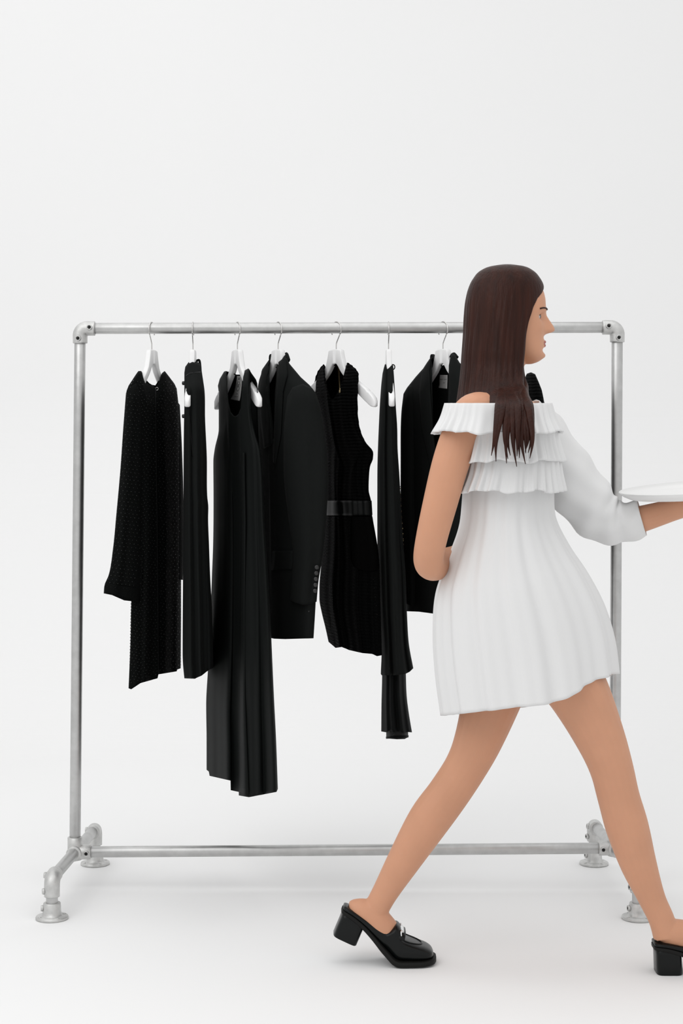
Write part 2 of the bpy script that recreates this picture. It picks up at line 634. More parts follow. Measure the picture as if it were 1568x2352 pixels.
def strip(bag, name, material, parent, left, right, front=True, off=-0.004, n=24, t=0.002, bulge=0.0, m=6):
    """a flat cloth piece (lapel, flap, belt, label) lying on a bag between two traced edges"""
    bm = bmesh.new()
    rows = []
    for i in range(n + 1):
        q = i / n
        a, b = lerp_tab(left, q), lerp_tab(right, q)
        row = []
        for j in range(m + 1):
            px, py = a[0] + (b[0] - a[0]) * j / m, a[1] + (b[1] - a[1]) * j / m
            row.append(bm.verts.new(bag.at(px, py, front, off - bulge * math.sin(PI * j / m))))
        rows.append(row)
    for a, b in zip(rows, rows[1:]):
        for j in range(m):
            bm.faces.new((a[j], a[j + 1], b[j + 1], b[j]))
    o = obj(name, bm, material, parent)
    solidify(o, t)
    return o


def para(pts):
    """points -> table with an even parameter"""
    n = len(pts) - 1
    return [(i / n,) + tuple(p) for i, p in enumerate(pts)]


def beads_on(bag, rows, parent, front=True, size=0.0016, skip=()):
    bm = bmesh.new()
    for px, py in rows:
        p = bag.at(px, py, front, -0.002)
        d = Vector((random.uniform(-0.1, 0.1), -1, random.uniform(-0.1, 0.1))).normalized()
        a = d.orthogonal().normalized() * size * 0.8
        b = d.cross(a)
        vs = [bm.verts.new(p + a), bm.verts.new(p + b), bm.verts.new(p - a), bm.verts.new(p - b), bm.verts.new(p + d * size * 2.4)]
        for i in range(4):
            bm.faces.new((vs[i], vs[(i + 1) % 4], vs[4]))
        bm.faces.new((vs[3], vs[2], vs[1], vs[0]))
    return tag(obj('beads', bm, M_bead, parent, smooth=False), kind='stuff')


# ---- 1: beaded coat
kk = math.tan(math.radians(67))
g = thing('beaded_coat', 'long-sleeved black coat covered in tiny beads, first garment at the left of the rail', 'coat', P(347, 860), 'black garments on the rail')
T1 = [(0, 291, 899), (0.08, 296, 886), (0.2, 313, 860), (0.24, 318, 853), (0.28, 324, 853), (0.36, 331, 868), (0.45, 342, 880), (0.57, 357, 891), (0.66, 364, 880), (0.74, 372, 858), (0.78, 378, 853), (0.84, 388, 866), (0.92, 400, 882), (1, 405, 893)]
T1b = [(0, 291, 899), (0.08, 296, 886), (0.2, 313, 860), (0.24, 318, 853), (0.28, 324, 853), (0.36, 335, 876), (0.45, 345, 884), (0.57, 357, 886), (0.66, 366, 872), (0.74, 373, 857), (0.78, 378, 853), (0.84, 388, 866), (0.92, 400, 882), (1, 405, 893)]
B1 = [(0, 296, 1581), (0.05, 301, 1583), (0.2, 322, 1569), (0.56, 361, 1558), (0.58, 363, 1549), (0.92, 405, 1542), (0.94, 406, 1538), (1, 414, 1535)]
b1 = Bag(T1, B1, [(300, 960), (306, 1100), (307, 1250), (302, 1385), (300, 1480)], [(410, 940), (413, 1040), (415, 1200), (415, 1400)], 347.5, kk, 0, 0.085, T1b, folds=((2.5, 0.014, 0.6, 0.6), (5, 0.006, 1.0, 0.8)), seed=1)
b1.build('body', M_knit, g)
s1 = Bag([(0, 290, 903), (0.3, 298, 888), (0.6, 312, 880), (1, 322, 905)], [(0, 239, 1363), (0.3, 258, 1367), (0.7, 285, 1379), (1, 320, 1383)],
         [(284, 980), (277, 1080), (268, 1180), (260, 1262), (250, 1322), (241, 1343)], [(326, 1000), (324, 1150), (322, 1300)], 290, 0.7, -0.165, 0.042, rise=40, seed=2, folds=((2, 0.004, 0, 0.5),))
s1.build('sleeve', M_knit, g, 40, 60)
strip(s1, 'cuff', M_knit, g, para([(249, 1340), (245, 1346), (240, 1362)]), para([(319, 1353), (320, 1362), (320, 1382)]), off=-0.003, n=6, t=0.003, m=16)
s1b = Bag([(0, 388, 900), (1, 412, 930)], [(0, 392, 1328), (1, 419, 1332)], [(388, 1100)], [(417, 1030), (420, 1150), (420, 1250)], 405, 0.5, 0.19, 0.04, rise=40, seed=3)
s1b.build('sleeve', M_knit, g, 30, 40)
strip(b1, 'front_edge', M_satin, g, para([(356, 892), (357, 940), (357, 985), (360, 1200), (362, 1400), (363, 1548)]), para([(358.5, 892), (359.5, 940), (360, 985), (363, 1200), (365, 1400), (365.5, 1548)]), off=-0.003, n=40, m=2)
bm = bmesh.new()
cc = b1.at(360, 893, True, -0.006)
tube(bm, [cc + Vector((math.cos(a) * 0.0042, 0, math.sin(a) * 0.0042)) for a in [2 * PI * i / 14 for i in range(15)]], 0.0007, 6)
obj('hook_clasp', bm, M_wire, g)
rows = []
yy = 876
while yy < 1575:
    for i in range(15):
        x = 299 + i * 8.2 + (4 if int(yy) % 2 else 0) + random.uniform(-1.5, 1.5)
        if (yy < 905 and abs(x - 352) < 22): continue
        if x < lerp_tab([(876, 300), (900, 292), (1100, 306), (1385, 303), (1580, 298)], yy)[0] or x > lerp_tab([(876, 394), (940, 409), (1100, 412), (1530, 413)], yy)[0]: continue
        if yy > 1572 - (x - 302) * 0.36: continue
        rows.append((x, yy + 2 * math.sin(x * 0.2)))
    for x in (lerp_tab([(876, 298), (1385, 301), (1580, 297)], yy)[0], lerp_tab([(876, 396), (900, 405), (940, 410), (1100, 413.5), (1530, 414.5)], yy)[0]):
        if yy < 1530 and (x > 350 or yy > 1385): rows.append((x, yy))
    yy += 7
beads_on(b1, rows, g, size=0.0023)
rows = []
yy = 905
while yy < 1352:
    xl = lerp_tab([(900, 290), (980, 284), (1080, 277), (1180, 268), (1262, 260), (1322, 250), (1350, 245)], yy)[0]
    for i in range(7):
        x = xl + 1 + i * 9 + (4.5 if int(yy / 8.5) % 2 else 0)
        if x < 321: rows.append((x, yy + i * 1.0))
    yy += 8.5
beads_on(s1, rows, g, size=0.0023)

# ---- 2: narrow sleeveless dress, seen from its side
g = thing('sleeveless_dress', 'narrow plain black sleeveless dress hanging edge-on right of the beaded coat', 'dress', P(450, 840), 'black garments on the rail')
T2 = [(0, 424, 856), (0.12, 426, 843), (0.3, 433, 833), (0.5, 442, 829), (0.72, 453, 832), (0.86, 459, 836), (1, 462, 862)]
B2 = [(0, 424, 1558), (0.35, 447, 1559), (0.6, 462, 1552), (0.8, 476, 1541), (1, 489, 1533)]
b2 = Bag(T2, B2, [(424, 880), (424, 930), (423, 980), (422, 1100), (421, 1300), (420, 1500), (421, 1527)], [(466, 878), (469, 900), (470, 960), (474, 1050), (475, 1140), (477.5, 1165), (477, 1190), (479, 1250), (482, 1330), (486, 1400)], 445, 0.5, 0, 0.175,
         rise=60, lin=True, start=0.3, pw=0.22, folds=((3, 0.012, 0.3, 0.5), (6, 0.004, 1, 0.6)), seed=4)
b2.build('body', M_wool, g)
strip(b2, 'shoulder_seam', M_satin, g, para([(425, 864), (436, 857), (460, 854)]), para([(425, 866), (436, 859), (460, 856)]), n=8, off=-0.002, m=2)
bm = bmesh.new()
tube(bm, spline([tuple(P(447 + a, b, 0.02)) for a, b in ((0, 842), (3, 832), (7, 827.5), (11, 829), (13, 845), (14, 868))], 4), 0.0035, 8)
obj('collar_edge', bm, M_wool, g)
for py in (880, 956):
    bm = bmesh.new()
    c = P(422.5, py, -0.02)
    lathe(bm, [(0.002, -0.006), (0.0055, -0.005), (0.006, 0), (0.0055, 0.004), (0.002, 0.005)], c, 'X', 14)
    obj('button', bm, M_button, g)
strip(b2, 'armhole_edge', M_satin, g, para([(433, 930), (437, 985), (440, 1040), (441, 1048)]), para([(434.5, 930), (439, 985), (443, 1040), (443, 1048)]), off=-0.002, n=14, m=2)

# ---- 3: long gown
kk = math.tan(math.radians(-69))
g = thing('long_gown', 'black sleeveless gown reaching lowest of all the clothes, with a long white neck label', 'dress', P(545, 850), 'black garments on the rail')
T3 = [(0, 501, 886), (0.06, 505, 871), (0.13, 515, 854), (0.17, 519, 853), (0.2, 521, 885), (0.26, 524, 925), (0.32, 529, 946), (0.38, 536, 955), (0.43, 542, 956), (0.48, 548, 951), (0.53, 553, 938), (0.57, 556, 905), (0.62, 559, 866), (0.66, 563, 851), (0.72, 570, 847), (0.8, 573, 850), (0.88, 575, 855), (0.94, 576.5, 860), (1, 577, 868)]
T3b = [(0, 501, 886), (0.06, 505, 871), (0.13, 515, 854), (0.17, 519, 853), (0.2, 522, 854), (0.26, 527, 855), (0.32, 533, 857), (0.38, 538, 859), (0.43, 543, 861), (0.48, 548, 861), (0.53, 553, 861), (0.57, 556, 860), (0.62, 559, 855), (0.66, 563, 851), (0.72, 570, 847), (0.8, 577, 858), (0.88, 587, 872), (0.94, 590, 881), (1, 591, 900)]
B3 = [(0, 475, 1768), (0.035, 480, 1772), (0.05, 482, 1782), (0.34, 530, 1793), (0.36, 530.5, 1815), (0.45, 549, 1819), (0.46, 549, 1827), (0.6, 572, 1831), (0.98, 634, 1819), (1, 637, 1812)]
L3 = [(503, 905), (503, 985), (494, 1030), (490.5, 1060), (491, 1150), (490, 1250), (487, 1330), (484, 1420), (478, 1540), (474, 1620), (475, 1700)]
R3b = [(592, 940), (596, 1030), (601, 1070), (607, 1200), (614, 1310), (619, 1400), (622, 1465), (628, 1600), (633, 1700)]
R3 = [(575, 900), (576, 940), (581, 980), (590, 1013), (597, 1036), (601, 1070), (607, 1200), (614, 1310), (619, 1400), (622, 1465), (628, 1600), (633, 1700)]
b3 = Bag(T3, B3, L3, R3, 545, kk, 0, 0.10, T3b, folds=((2.7, 0.030, 0.8, 0.7), (4.6, 0.014, 2.0, 0.8), (9, 0.003, 0, 0.8)), seed=5, bw=1.2, rise=50, Rb=R3b)
b3.build('body', M_crepe, g, 110, 110)
strip(b3, 'front_pleat', M_crepe, g, para([(558, 1040), (556, 1200), (552, 1400), (551, 1600), (549, 1818)]), para([(562, 1040), (565, 1200), (562, 1400), (563, 1600), (572, 1829)]), off=-0.006, n=60, bulge=0.014, m=8)
lb = strip(b3, 'label', M_tag, g, para([(544.5, 862), (542, 880), (538, 898), (534, 908), (529, 917.5)]), para([(556.8, 862), (555.5, 880), (553.5, 898), (552, 910), (550, 921)]), front=False, off=-0.003, n=16, t=0.0008)
tag(lb, 'long white label inside the neck, printed with a grey oval emblem')


def ringprint(bag, parent, cx, cy, rx, ry, wd, front, off, m, slant=0.0):
    bm = bmesh.new()
    n = 36
    a = [bm.verts.new(bag.at(cx + rx * math.cos(2 * PI * i / n) - slant * ry * math.sin(2 * PI * i / n), cy + ry * math.sin(2 * PI * i / n), front, off)) for i in range(n)]
    b = [bm.verts.new(bag.at(cx + (rx - wd) * math.cos(2 * PI * i / n) - slant * (ry - wd) * math.sin(2 * PI * i / n), cy + (ry - wd) * math.sin(2 * PI * i / n), front, off)) for i in range(n)] if wd < rx else None
    if b:
        for i in range(n):
            j = (i + 1) % n
            bm.faces.new((a[i], a[j], b[j], b[i]))
    else:
        bm.faces.new(a)
    o = obj('print', bm, m, parent)
    solidify(o, 0.0003)


def barprint(bag, parent, x0, y0, x1, y1, front, off, m):
    bm = bmesh.new()
    bm.faces.new([bm.verts.new(bag.at(x, y, front, off)) for x, y in ((x0, y0), (x1, y0), (x1, y1), (x0, y1))])
    solidify(obj('print', bm, m, parent), 0.0003)


o_ = -0.0042
ringprint(b3, lb, 546.8, 887.5, 4.6, 11.2, 1.4, False, o_, M_print, 0.12)
ringprint(b3, lb, 548.3, 876.5, 3.0, 9.0, 1.1, False, o_, M_print, 0.12)
ringprint(b3, lb, 548.7, 869.5, 2.0, 2.6, 9, False, o_, M_print, 0.1)
ringprint(b3, lb, 546.9, 886.0, 1.7, 4.6, 9, False, o_, M_print, 0.1)
barprint(b3, lb, 543.0, 903.0, 546.0, 906.0, False, o_, M_faint)
for i in range(5):
    barprint(b3, lb, 538.2 + i * 1.75, 910.6, 539.4 + i * 1.75, 912.4, False, o_, M_print)
    barprint(b3, lb, 537.6 + i * 1.75, 914.0, 538.7 + i * 1.75, 915.4, False, o_, M_faint)

# ---- 4: blazer with buttoned cuffs
kk = math.tan(math.radians(-61))
g = thing('blazer', 'charcoal black blazer with buttoned cuffs and a flap pocket, right of the long gown', 'blazer', P(640, 830), 'black garments on the rail')
T4 = [(0, 592, 892), (0.05, 596, 872), (0.12, 604, 848), (0.2, 618, 828), (0.26, 613, 876), (0.31, 624, 960), (0.36, 628, 1010), (0.41, 630, 960), (0.46, 632, 900), (0.52, 640, 838), (0.58, 654, 816), (0.66, 664, 836), (0.8, 690, 867), (0.92, 710, 885), (1, 722, 900)]
T4b = [(0, 592, 892), (0.05, 596, 872), (0.12, 604, 848), (0.2, 618, 828), (0.26, 624, 836), (0.31, 630, 842), (0.36, 636, 844), (0.41, 641, 842), (0.46, 646, 836), (0.52, 650, 825), (0.58, 654, 816), (0.66, 664, 836), (0.8, 690, 867), (0.92, 710, 885), (1, 722, 900)]
B4 = [(0, 596, 1460), (0.3, 630, 1467), (0.5, 655, 1468), (1, 719, 1466)]
b4 = Bag(T4, B4, [(592, 1000), (594, 1200)], [(726, 980), (728, 1150), (726, 1300), (724, 1380)], 638.5, kk, 0, 0.085, T4b, folds=((2, 0.008, 0.4, 0.6),), seed=6, rise=50)
b4.build('body', M_wool, g)
s4 = Bag([(0, 660, 912), (0.2, 672, 890), (0.5, 695, 882), (0.8, 716, 892), (1, 724, 903)], [(0, 667, 1379), (0.2, 678, 1384), (0.5, 694, 1389), (0.8, 712, 1388), (1, 726, 1382)],
         [(652, 1000), (653, 1100), (664, 1200), (673, 1270)], [(733, 930), (741, 970), (749, 1030), (752.5, 1100), (749, 1180), (744, 1240), (738, 1290), (731, 1330)], 695, -0.6, -0.175, 0.05, rise=34, seed=7, folds=((1.6, 0.006, 0.5, 0.6),))
s4.build('sleeve', M_wool, g, 48, 70)
strip(b4, 'lapel', M_wool, g, para([(637, 834), (633, 880), (629, 940), (627, 1015), (628, 1060)]), para([(656, 820), (660, 860), (650, 900), (645, 1000), (632, 1070)]), off=-0.008, n=30, bulge=0.006, t=0.003)
strip(b4, 'lapel', M_wool, g, para([(619, 826), (602, 850), (595, 890), (598, 960), (606, 1030)]), para([(622, 822), (612, 874), (616, 920), (622, 965), (626, 1020)]), off=-0.008, n=30, bulge=0.004, t=0.003)
strip(b4, 'pocket_flap', M_wool, g, para([(627, 1265), (625, 1290), (622, 1310)]), para([(673, 1264), (672, 1290), (670, 1308)]), off=-0.005, n=8, t=0.003)
bm = bmesh.new()
tube(bm, spline([tuple(P(*q)) for q in ((620, 823, 0.035), (624, 822, 0.06), (632, 828, 0.072), (642, 828, 0.06), (650, 818, 0.03), (655, 818, -0.01), (660, 832, -0.05))], 5), [(0.004, 0.012)] * 31, 10, ref=(1, 0, 0))
obj('collar', bm, M_wool, g)
for i in range(5):
    c = s4.at(727 - 1.0 * i, 1303 + i * 13.5, True, -0.004)
    bm = bmesh.new()
    lathe(bm, [(0.0035, -0.003), (0.0062, -0.002), (0.0066, 0.0), (0.0058, 0.0015), (0.0040, 0.0008)], c, 'Y', 16)
    obj('cuff_button', bm, M_button, g)
bm = bmesh.new()
c0 = P(709, 1404, -0.16)
lathe(bm, [(0.0012, -0.003), (0.0022, -0.001), (0.0012, 0.0005)], b4.at(709, 1404, True, -0.001), 'Y', 8)
obj('snap_stud', bm, M_bead, g)

# ---- 5: belted textured dress
kk = math.tan(math.radians(-54))
g = thing('belted_dress', 'black ruched sleeveless dress with a belt and a gold zip inside the neck', 'dress', P(772, 840), 'black garments on the rail')
T5 = [(0, 723, 893), (0.05, 726, 872), (0.12, 733, 852), (0.2, 743, 837), (0.25, 746, 862), (0.32, 751, 893), (0.4, 759, 917), (0.46, 767, 916), (0.54, 779, 896), (0.62, 788, 868), (0.68, 794, 845), (0.73, 799, 834), (0.82, 811, 844), (0.92, 820, 856), (1, 822, 862)]
T5b = [(0, 723, 893), (0.05, 726, 872), (0.12, 733, 852), (0.2, 743, 837), (0.25, 750, 848), (0.32, 758, 846), (0.4, 766, 840), (0.46, 772, 836), (0.54, 780, 838), (0.62, 788, 848), (0.68, 794, 842), (0.73, 799, 834), (0.82, 811, 844), (0.92, 820, 856), (1, 822, 862)]
B5 = [(0, 755, 1474), (0.12, 771, 1488), (0.25, 785, 1486), (0.4, 802, 1493), (0.6, 832, 1500), (0.8, 855, 1502), (0.93, 866, 1507), (1, 876, 1505)]
b5 = Bag(T5, B5, [(726, 920), (736, 965), (744, 1020), (746, 1150), (740, 1280), (734, 1350), (734, 1375), (739, 1405), (748, 1442)], [(820, 890), (820.5, 950), (827, 990), (840, 1018), (855, 1036), (855.5, 1052), (849, 1070), (846, 1100), (845.5, 1125), (851, 1150), (853, 1180), (860, 1220), (868, 1270), (873, 1400)], 772, kk, 0, 0.075, T5b,
         folds=((3, 0.008, 0.2, 0.4), (8, 0.004, 0.6, 0.4)), seed=8, rise=50)
b5.build('body', M_ruche, g, 90, 110)
for side_, nm in ((0, 'binding'), (1, 'binding')):
    bm = bmesh.new()
    pl = ([(723, 893), (724, 872), (731, 852), (742, 838)] if side_ == 0 else [(799, 834), (811, 843), (822, 858), (820.5, 890), (820.5, 950), (827, 990), (840, 1018), (855, 1036)])
    pts = []
    for a in spline(pl, 5):
        pts.append(b5.at(a[0] + (1 if side_ == 0 else -1), a[1] + 1, True, -0.004))
    tube(bm, pts, [0.0028 + 0.0009 * math.sin(i * 2.1) for i in range(len(pts))], 8)
    obj(nm, bm, M_ruche, g)
bt = strip(b5, 'belt', M_satin, g, para([(746, 1150), (745.5, 1166), (745, 1184)]), para([(852, 1150), (853, 1166), (854, 1183)]), off=-0.007, n=5, t=0.003, m=24)
strip(b5, 'hip_pocket', M_velvet, g, para([(806, 1187), (805, 1230), (804, 1260), (806, 1285), (812, 1300), (826, 1309), (845, 1312)]), para([(854, 1187), (860, 1225), (865, 1255), (868, 1275), (869, 1290), (868, 1304), (858, 1311)]), off=-0.007, n=20, t=0.003, m=10)
zp = strip(b5, 'zip', M_gold, g, para([(775.0, 839), (777.0, 870), (779.0, 902)]), para([(779.2, 839), (780.0, 870), (781, 902)]), front=False, off=-0.003, n=24, t=0.0015, m=2)
tag(zp, 'gold zip')
rows = [(x, y) for y in range(1345, 1480, 4) for x in (lerp_tab([(1345, 757), (1480, 764)], y)[0], lerp_tab([(1345, 762), (1480, 766)], y)[0])]
for i in range(5):
    rows += [(857 + i * 2.2, 1331 + i * 20), (843 + i * 2, 1342 + i * 22)]
beads_on(b5, rows, g, size=0.0011)

# ---- 6: layered tunic seen from its side
g = thing('layered_tunic', 'slim black tunic over a longer sheer-hemmed skirt, hanging edge-on beside the belted dress', 'dress', P(893, 840), 'black garments on the rail')
T6 = [(0, 879, 858), (0.15, 882, 845), (0.25, 884.5, 837), (0.4, 889, 844), (0.6, 895, 840), (0.75, 899, 836), (0.9, 902, 841), (1, 903.5, 862)]
B6 = [(0, 875, 1548), (0.05, 877, 1551), (0.5, 905, 1551), (0.76, 930, 1548), (0.9, 940, 1543), (1, 948, 1535)]
b6 = Bag(T6, B6, [(876, 885), (870, 990), (867, 1100), (868, 1300), (872, 1400), (877, 1490)], [(905, 885), (908, 935), (911, 980), (912, 1030), (916, 1090), (921, 1180), (926, 1260), (930, 1310), (934, 1420), (938, 1480)], 893, -0.4, 0, 0.165,
         rise=60, lin=True, start=0.3, pw=0.22, folds=((2.5, 0.016, 0.6, 0.4), (5, 0.006, 0.3, 0.5)), seed=9)
b6.build('body', M_wool, g, 70, 100)
b6b = Bag([(0, 878, 1440), (1, 929, 1440)], [(0, 876, 1680), (0.15, 887, 1682), (0.3, 893, 1678), (0.45, 904, 1681), (0.6, 917, 1680), (0.75, 928, 1684), (0.85, 935, 1681), (1, 945, 1682)], [(878, 1548), (876.5, 1620)], [(931, 1548), (933, 1600), (938, 1640)], 905, -0.3, 0, 0.135, rise=6, pw=0.5, seed=10, folds=((4, 0.010, 0, 0.5),))
b6b.build('under_skirt', M_lining, g, 60, 40)
b6c = Bag([(0, 886, 1560), (1, 930, 1560)], [(0, 887, 1696), (0.5, 911, 1698), (0.8, 929, 1697.5), (1, 937, 1693)], [], [(936, 1670)], 905, -0.3, 0, 0.11, rise=6, pw=0.5, seed=11)
b6c.build('lining', M_sheer, g, 40, 30, t=0.001)
strip(b6c, 'lining_hem', M_lining, g, para([(886.5, 1692), (887, 1697)]), para([(937.5, 1689), (937, 1694)]), off=-0.003, n=3, m=20)
bm = bmesh.new()
tube(bm, spline([tuple(P(898 + math.cos(a) * 4.5 + 4, 843 + math.sin(a) * 5.5, -0.01)) for a in [2 * PI * i / 10 for i in range(11)]], 3), 0.0016, 8)
obj('hanging_loop', bm, M_lining, g)
bm = bmesh.new()
for i in range(34):
    py = 1118 + i * 4.0
    c = P(lerp_tab([(1090, 916), (1180, 920.5), (1260, 926)], py)[0] + 0.8 * math.sin(i * 1.9), py, 0.0)
    r = 0.0022 if i % 3 else 0.0028
    bmesh.ops.create_icosphere(bm, subdivisions=1, radius=r, matrix=Matrix.Translation(c))
o = obj('bead_trim', bm, M_gold, g)
tag(o, 'gold beaded trim', kind='stuff')

# ---- 7: open jacket with small square label
kk = math.tan(math.radians(-58))
g = thing('open_jacket', 'black jacket hanging open with a small square white label, left of the woman', 'jacket', P(1017, 830), 'black garments on the rail')
T7 = [(0, 928, 903), (0.08, 935, 891), (0.2, 955, 866), (0.3, 972, 847), (0.36, 981, 833), (0.41, 991, 819), (0.44, 987, 850), (0.48, 989, 900), (0.53, 996, 1000), (0.58, 1012, 1130), (0.62, 1026, 1000), (0.65, 1030, 900), (0.68, 1031, 840), (0.71, 1036, 813), (0.74, 1041, 812), (0.80, 1055, 834), (0.88, 1080, 856), (0.95, 1098, 880), (1, 1108, 900)]
T7b = [(0, 928, 903), (0.08, 935, 891), (0.2, 955, 866), (0.3, 972, 847), (0.36, 981, 833), (0.41, 991, 819), (0.44, 998, 830), (0.48, 1005, 837), (0.53, 1011, 840), (0.58, 1016, 840), (0.62, 1022, 838), (0.65, 1028, 830), (0.68, 1032, 820), (0.71, 1036, 813), (0.74, 1041, 812), (0.80, 1055, 834), (0.88, 1080, 856), (0.95, 1098, 880), (1, 1108, 900)]
B7 = [(0, 934, 1404), (0.2, 962, 1405), (0.45, 1000, 1410), (0.58, 1022, 1414), (0.6, 1030, 1418), (0.8, 1060, 1420), (1, 1110, 1420)]
b7 = Bag(T7, B7, [(928, 960), (934, 1100), (936, 1250)], [(1112, 1000), (1112, 1200)], 1017, kk, 0, 0.08, T7b, folds=((2.5, 0.010, 0.4, 0.6),), seed=12, rise=50)
b7.build('body', M_wool, g, 90, 90)
s7 = Bag([(0, 927, 905), (0.3, 938, 888), (0.7, 955, 880), (1, 966, 900)], [(0, 931, 1386), (0.5, 948, 1392), (1, 972, 1386)], [(922, 950), (920.5, 1050), (921, 1180), (926, 1270), (930, 1330)], [(972, 1000), (975, 1200)], 945, -0.4, 0.13, 0.045, rise=30, seed=13, folds=((2, 0.004, 0, 0.5),))
s7.build('sleeve', M_wool, g, 40, 60)
s7b = Bag([(0, 1070, 905), (0.4, 1085, 880), (1, 1108, 905)], [(0, 1072, 1386), (0.5, 1095, 1392), (1, 1114, 1386)], [(1068, 1000), (1070, 1200)], [(1116, 1000), (1118, 1200)], 1092, -0.4, -0.15, 0.045, rise=30, seed=14)
s7b.build('sleeve', M_wool, g, 40, 60)
strip(b7, 'lapel', M_wool, g, para([(990, 822), (968, 856), (962, 900), (968, 980), (990, 1080)]), para([(992, 820), (986, 850), (988, 900), (995, 1000), (1008, 1110)]), off=-0.008, n=30, bulge=0.005, t=0.003)
strip(b7, 'lapel', M_wool, g, para([(1036, 815), (1031, 850), (1031, 900), (1026, 1000), (1014, 1110)]), para([(1042, 814), (1056, 838), (1064, 900), (1052, 980), (1030, 1080)]), off=-0.008, n=30, bulge=0.005, t=0.003)
bm = bmesh.new()
tube(bm, spline([tuple(P(*q)) for q in ((990, 822, 0.05), (996, 822, 0.10), (1006, 830, 0.115), (1018, 832, 0.10), (1030, 824, 0.06), (1037, 815, 0.0), (1046, 824, -0.05))], 5), [(0.004, 0.011)] * 31, 10, ref=(1, 0, 0))
obj('collar', bm, M_wool, g)
lb = strip(b7, 'label', M_tag, g, para([(1009.5, 861), (1008.5, 870), (1008.3, 884), (1006, 891)]), para([(1027.5, 861.5), (1027.2, 870), (1026.6, 884), (1026.2, 893)]), front=False, off=-0.003, n=10, t=0.0008)
tag(lb, 'small square white label printed in pale grey')
for i, (a, h) in enumerate(((0, 3), (2.0, 3), (4.4, 2.4), (7.6, 3), (9.8, 3), (12.2, 2.4))):
    barprint(b7, lb, 1011.6 + a, 870.2, 1012.8 + a, 870.2 + h, False, -0.0042, M_faint)
barprint(b7, lb, 1017.5, 878.6, 1021, 879.8, False, -0.0042, M_print)

# ---- 8: textured jacket mostly behind the woman
g = thing('textured_jacket', 'nubby black jacket at the right end of the row, its shoulder showing past the woman', 'jacket', P(1186, 840), 'black garments on the rail')
T8 = [(0, 1121.8, 905), (0.12, 1133.6, 884), (0.28, 1158.8, 864), (0.34, 1167.2, 856), (0.40, 1175.6, 872), (0.5, 1190.7, 905), (0.6, 1204.2, 890), (0.66, 1206.0, 868), (0.69, 1210.0, 859), (0.74, 1219.0, 856), (0.79, 1228.0, 860), (0.86, 1236.0, 878), (0.94, 1243.0, 896), (1, 1247.0, 915)]
T8b = [(0, 1121.8, 905), (0.12, 1133.6, 884), (0.28, 1158.8, 864), (0.34, 1167.2, 856), (0.40, 1177.3, 866), (0.5, 1192.4, 870), (0.6, 1205.8, 870), (0.66, 1206.0, 864), (0.69, 1210.0, 859), (0.74, 1219.0, 856), (0.79, 1228.0, 860), (0.86, 1236.0, 878), (0.94, 1243.0, 896), (1, 1247.0, 915)]
b8 = Bag(T8, [(0, 1123.5, 1296), (0.5, 1190.7, 1302), (1, 1256.0, 1306)], [(1126, 1000), (1126, 1150)], [(1254, 960), (1262, 1000), (1262, 1100), (1258, 1200)], 1187, -2.5, 0, 0.10, T8b, folds=((2.5, 0.008, 0.4, 0.6),), seed=15, rise=50)
b8.build('body', M_ruche, g, 60, 70)
s8 = Bag([(0, 1212, 912), (0.5, 1230, 876), (1, 1244, 908)], [(0, 1216, 1056), (0.5, 1240, 1066), (1, 1264, 1050)], [(1210, 960)], [(1249, 925), (1258, 960), (1269, 988), (1278, 1010), (1274, 1028)], 1236, -0.6, -0.12, 0.045, rise=30, seed=16, folds=((3, 0.004, 0, 0.3),))
s8.build('sleeve', M_ruche, g, 40, 40)
rows = []
for i in range(34):
    y = 862 + i * 4.6
    x = lerp_tab([(858, 1228), (878, 1236), (915, 1246), (925, 1249), (960, 1258), (988, 1269), (1010, 1278)], y)[0]
    rows.append((x - 0.5, y))
beads_on(s8, rows, g, size=0.0016)


# ------------------------------------------------------------------ the woman
PX = thing('person', 'long-haired person in a short white tiered dress and black loafers striding right past the rack', 'person', (P(1195, 1380, -0.74).x, -0.74, 0))
YM = -0.74                     # her middle plane
bm = bmesh.new()


def ell(bm, rows, n=32):
    """closed loft of ellipses: (px, py, y, half length along x, half width along y, tilt)"""
    rings = []
    for px, py, y, a, b, tilt in rows:
        c = P(px, py, y)
        rings.append([c + Vector((math.cos(q) * a, math.sin(q) * b, math.cos(q) * a * tilt)) for q in [2 * PI * k / n for k in range(n)]])
    return skin_rings(bm, rings, True)


def sp_rows(rows, m=5):
    return [tuple(r) for r in spline(rows, m)]


# torso and neck
ell(bm, sp_rows([(1196, 1478, YM, 0.070, 0.120, 0), (1194, 1440, YM, 0.105, 0.165, 0), (1190, 1380, YM, 0.118, 0.175, 0), (1182, 1300, YM, 0.104, 0.155, 0), (1174, 1210, YM, 0.085, 0.125, 0),
                 (1170, 1120, YM, 0.096, 0.135, 0), (1166, 1040, YM, 0.110, 0.150, 0), (1158, 985, YM, 0.105, 0.160, 0), (1148, 945, YM, 0.078, 0.168, 0), (1144, 918, YM, 0.060, 0.095, 0),
                 (1146, 895, YM, 0.054, 0.058, 0), (1152, 860, YM, 0.052, 0.053, 0), (1160, 815, YM, 0.052, 0.054, 0), (1166, 780, YM, 0.05, 0.05, 0)]))
# chest
for sy in (-0.065, 0.065):
    ell(bm, sp_rows([(1214, 1080, YM + sy, 0.03, 0.04, 0), (1216, 1055, YM + sy, 0.050, 0.050, 0), (1214, 1025, YM + sy, 0.046, 0.050, 0), (1200, 985, YM + sy, 0.03, 0.04, 0)], 4), 20)


def limb(pts, m=6, n=20):
    sp = spline(pts, m)
    tube(bm, [P(q[0], q[1], q[2]) for q in sp], [q[3] for q in sp], n)


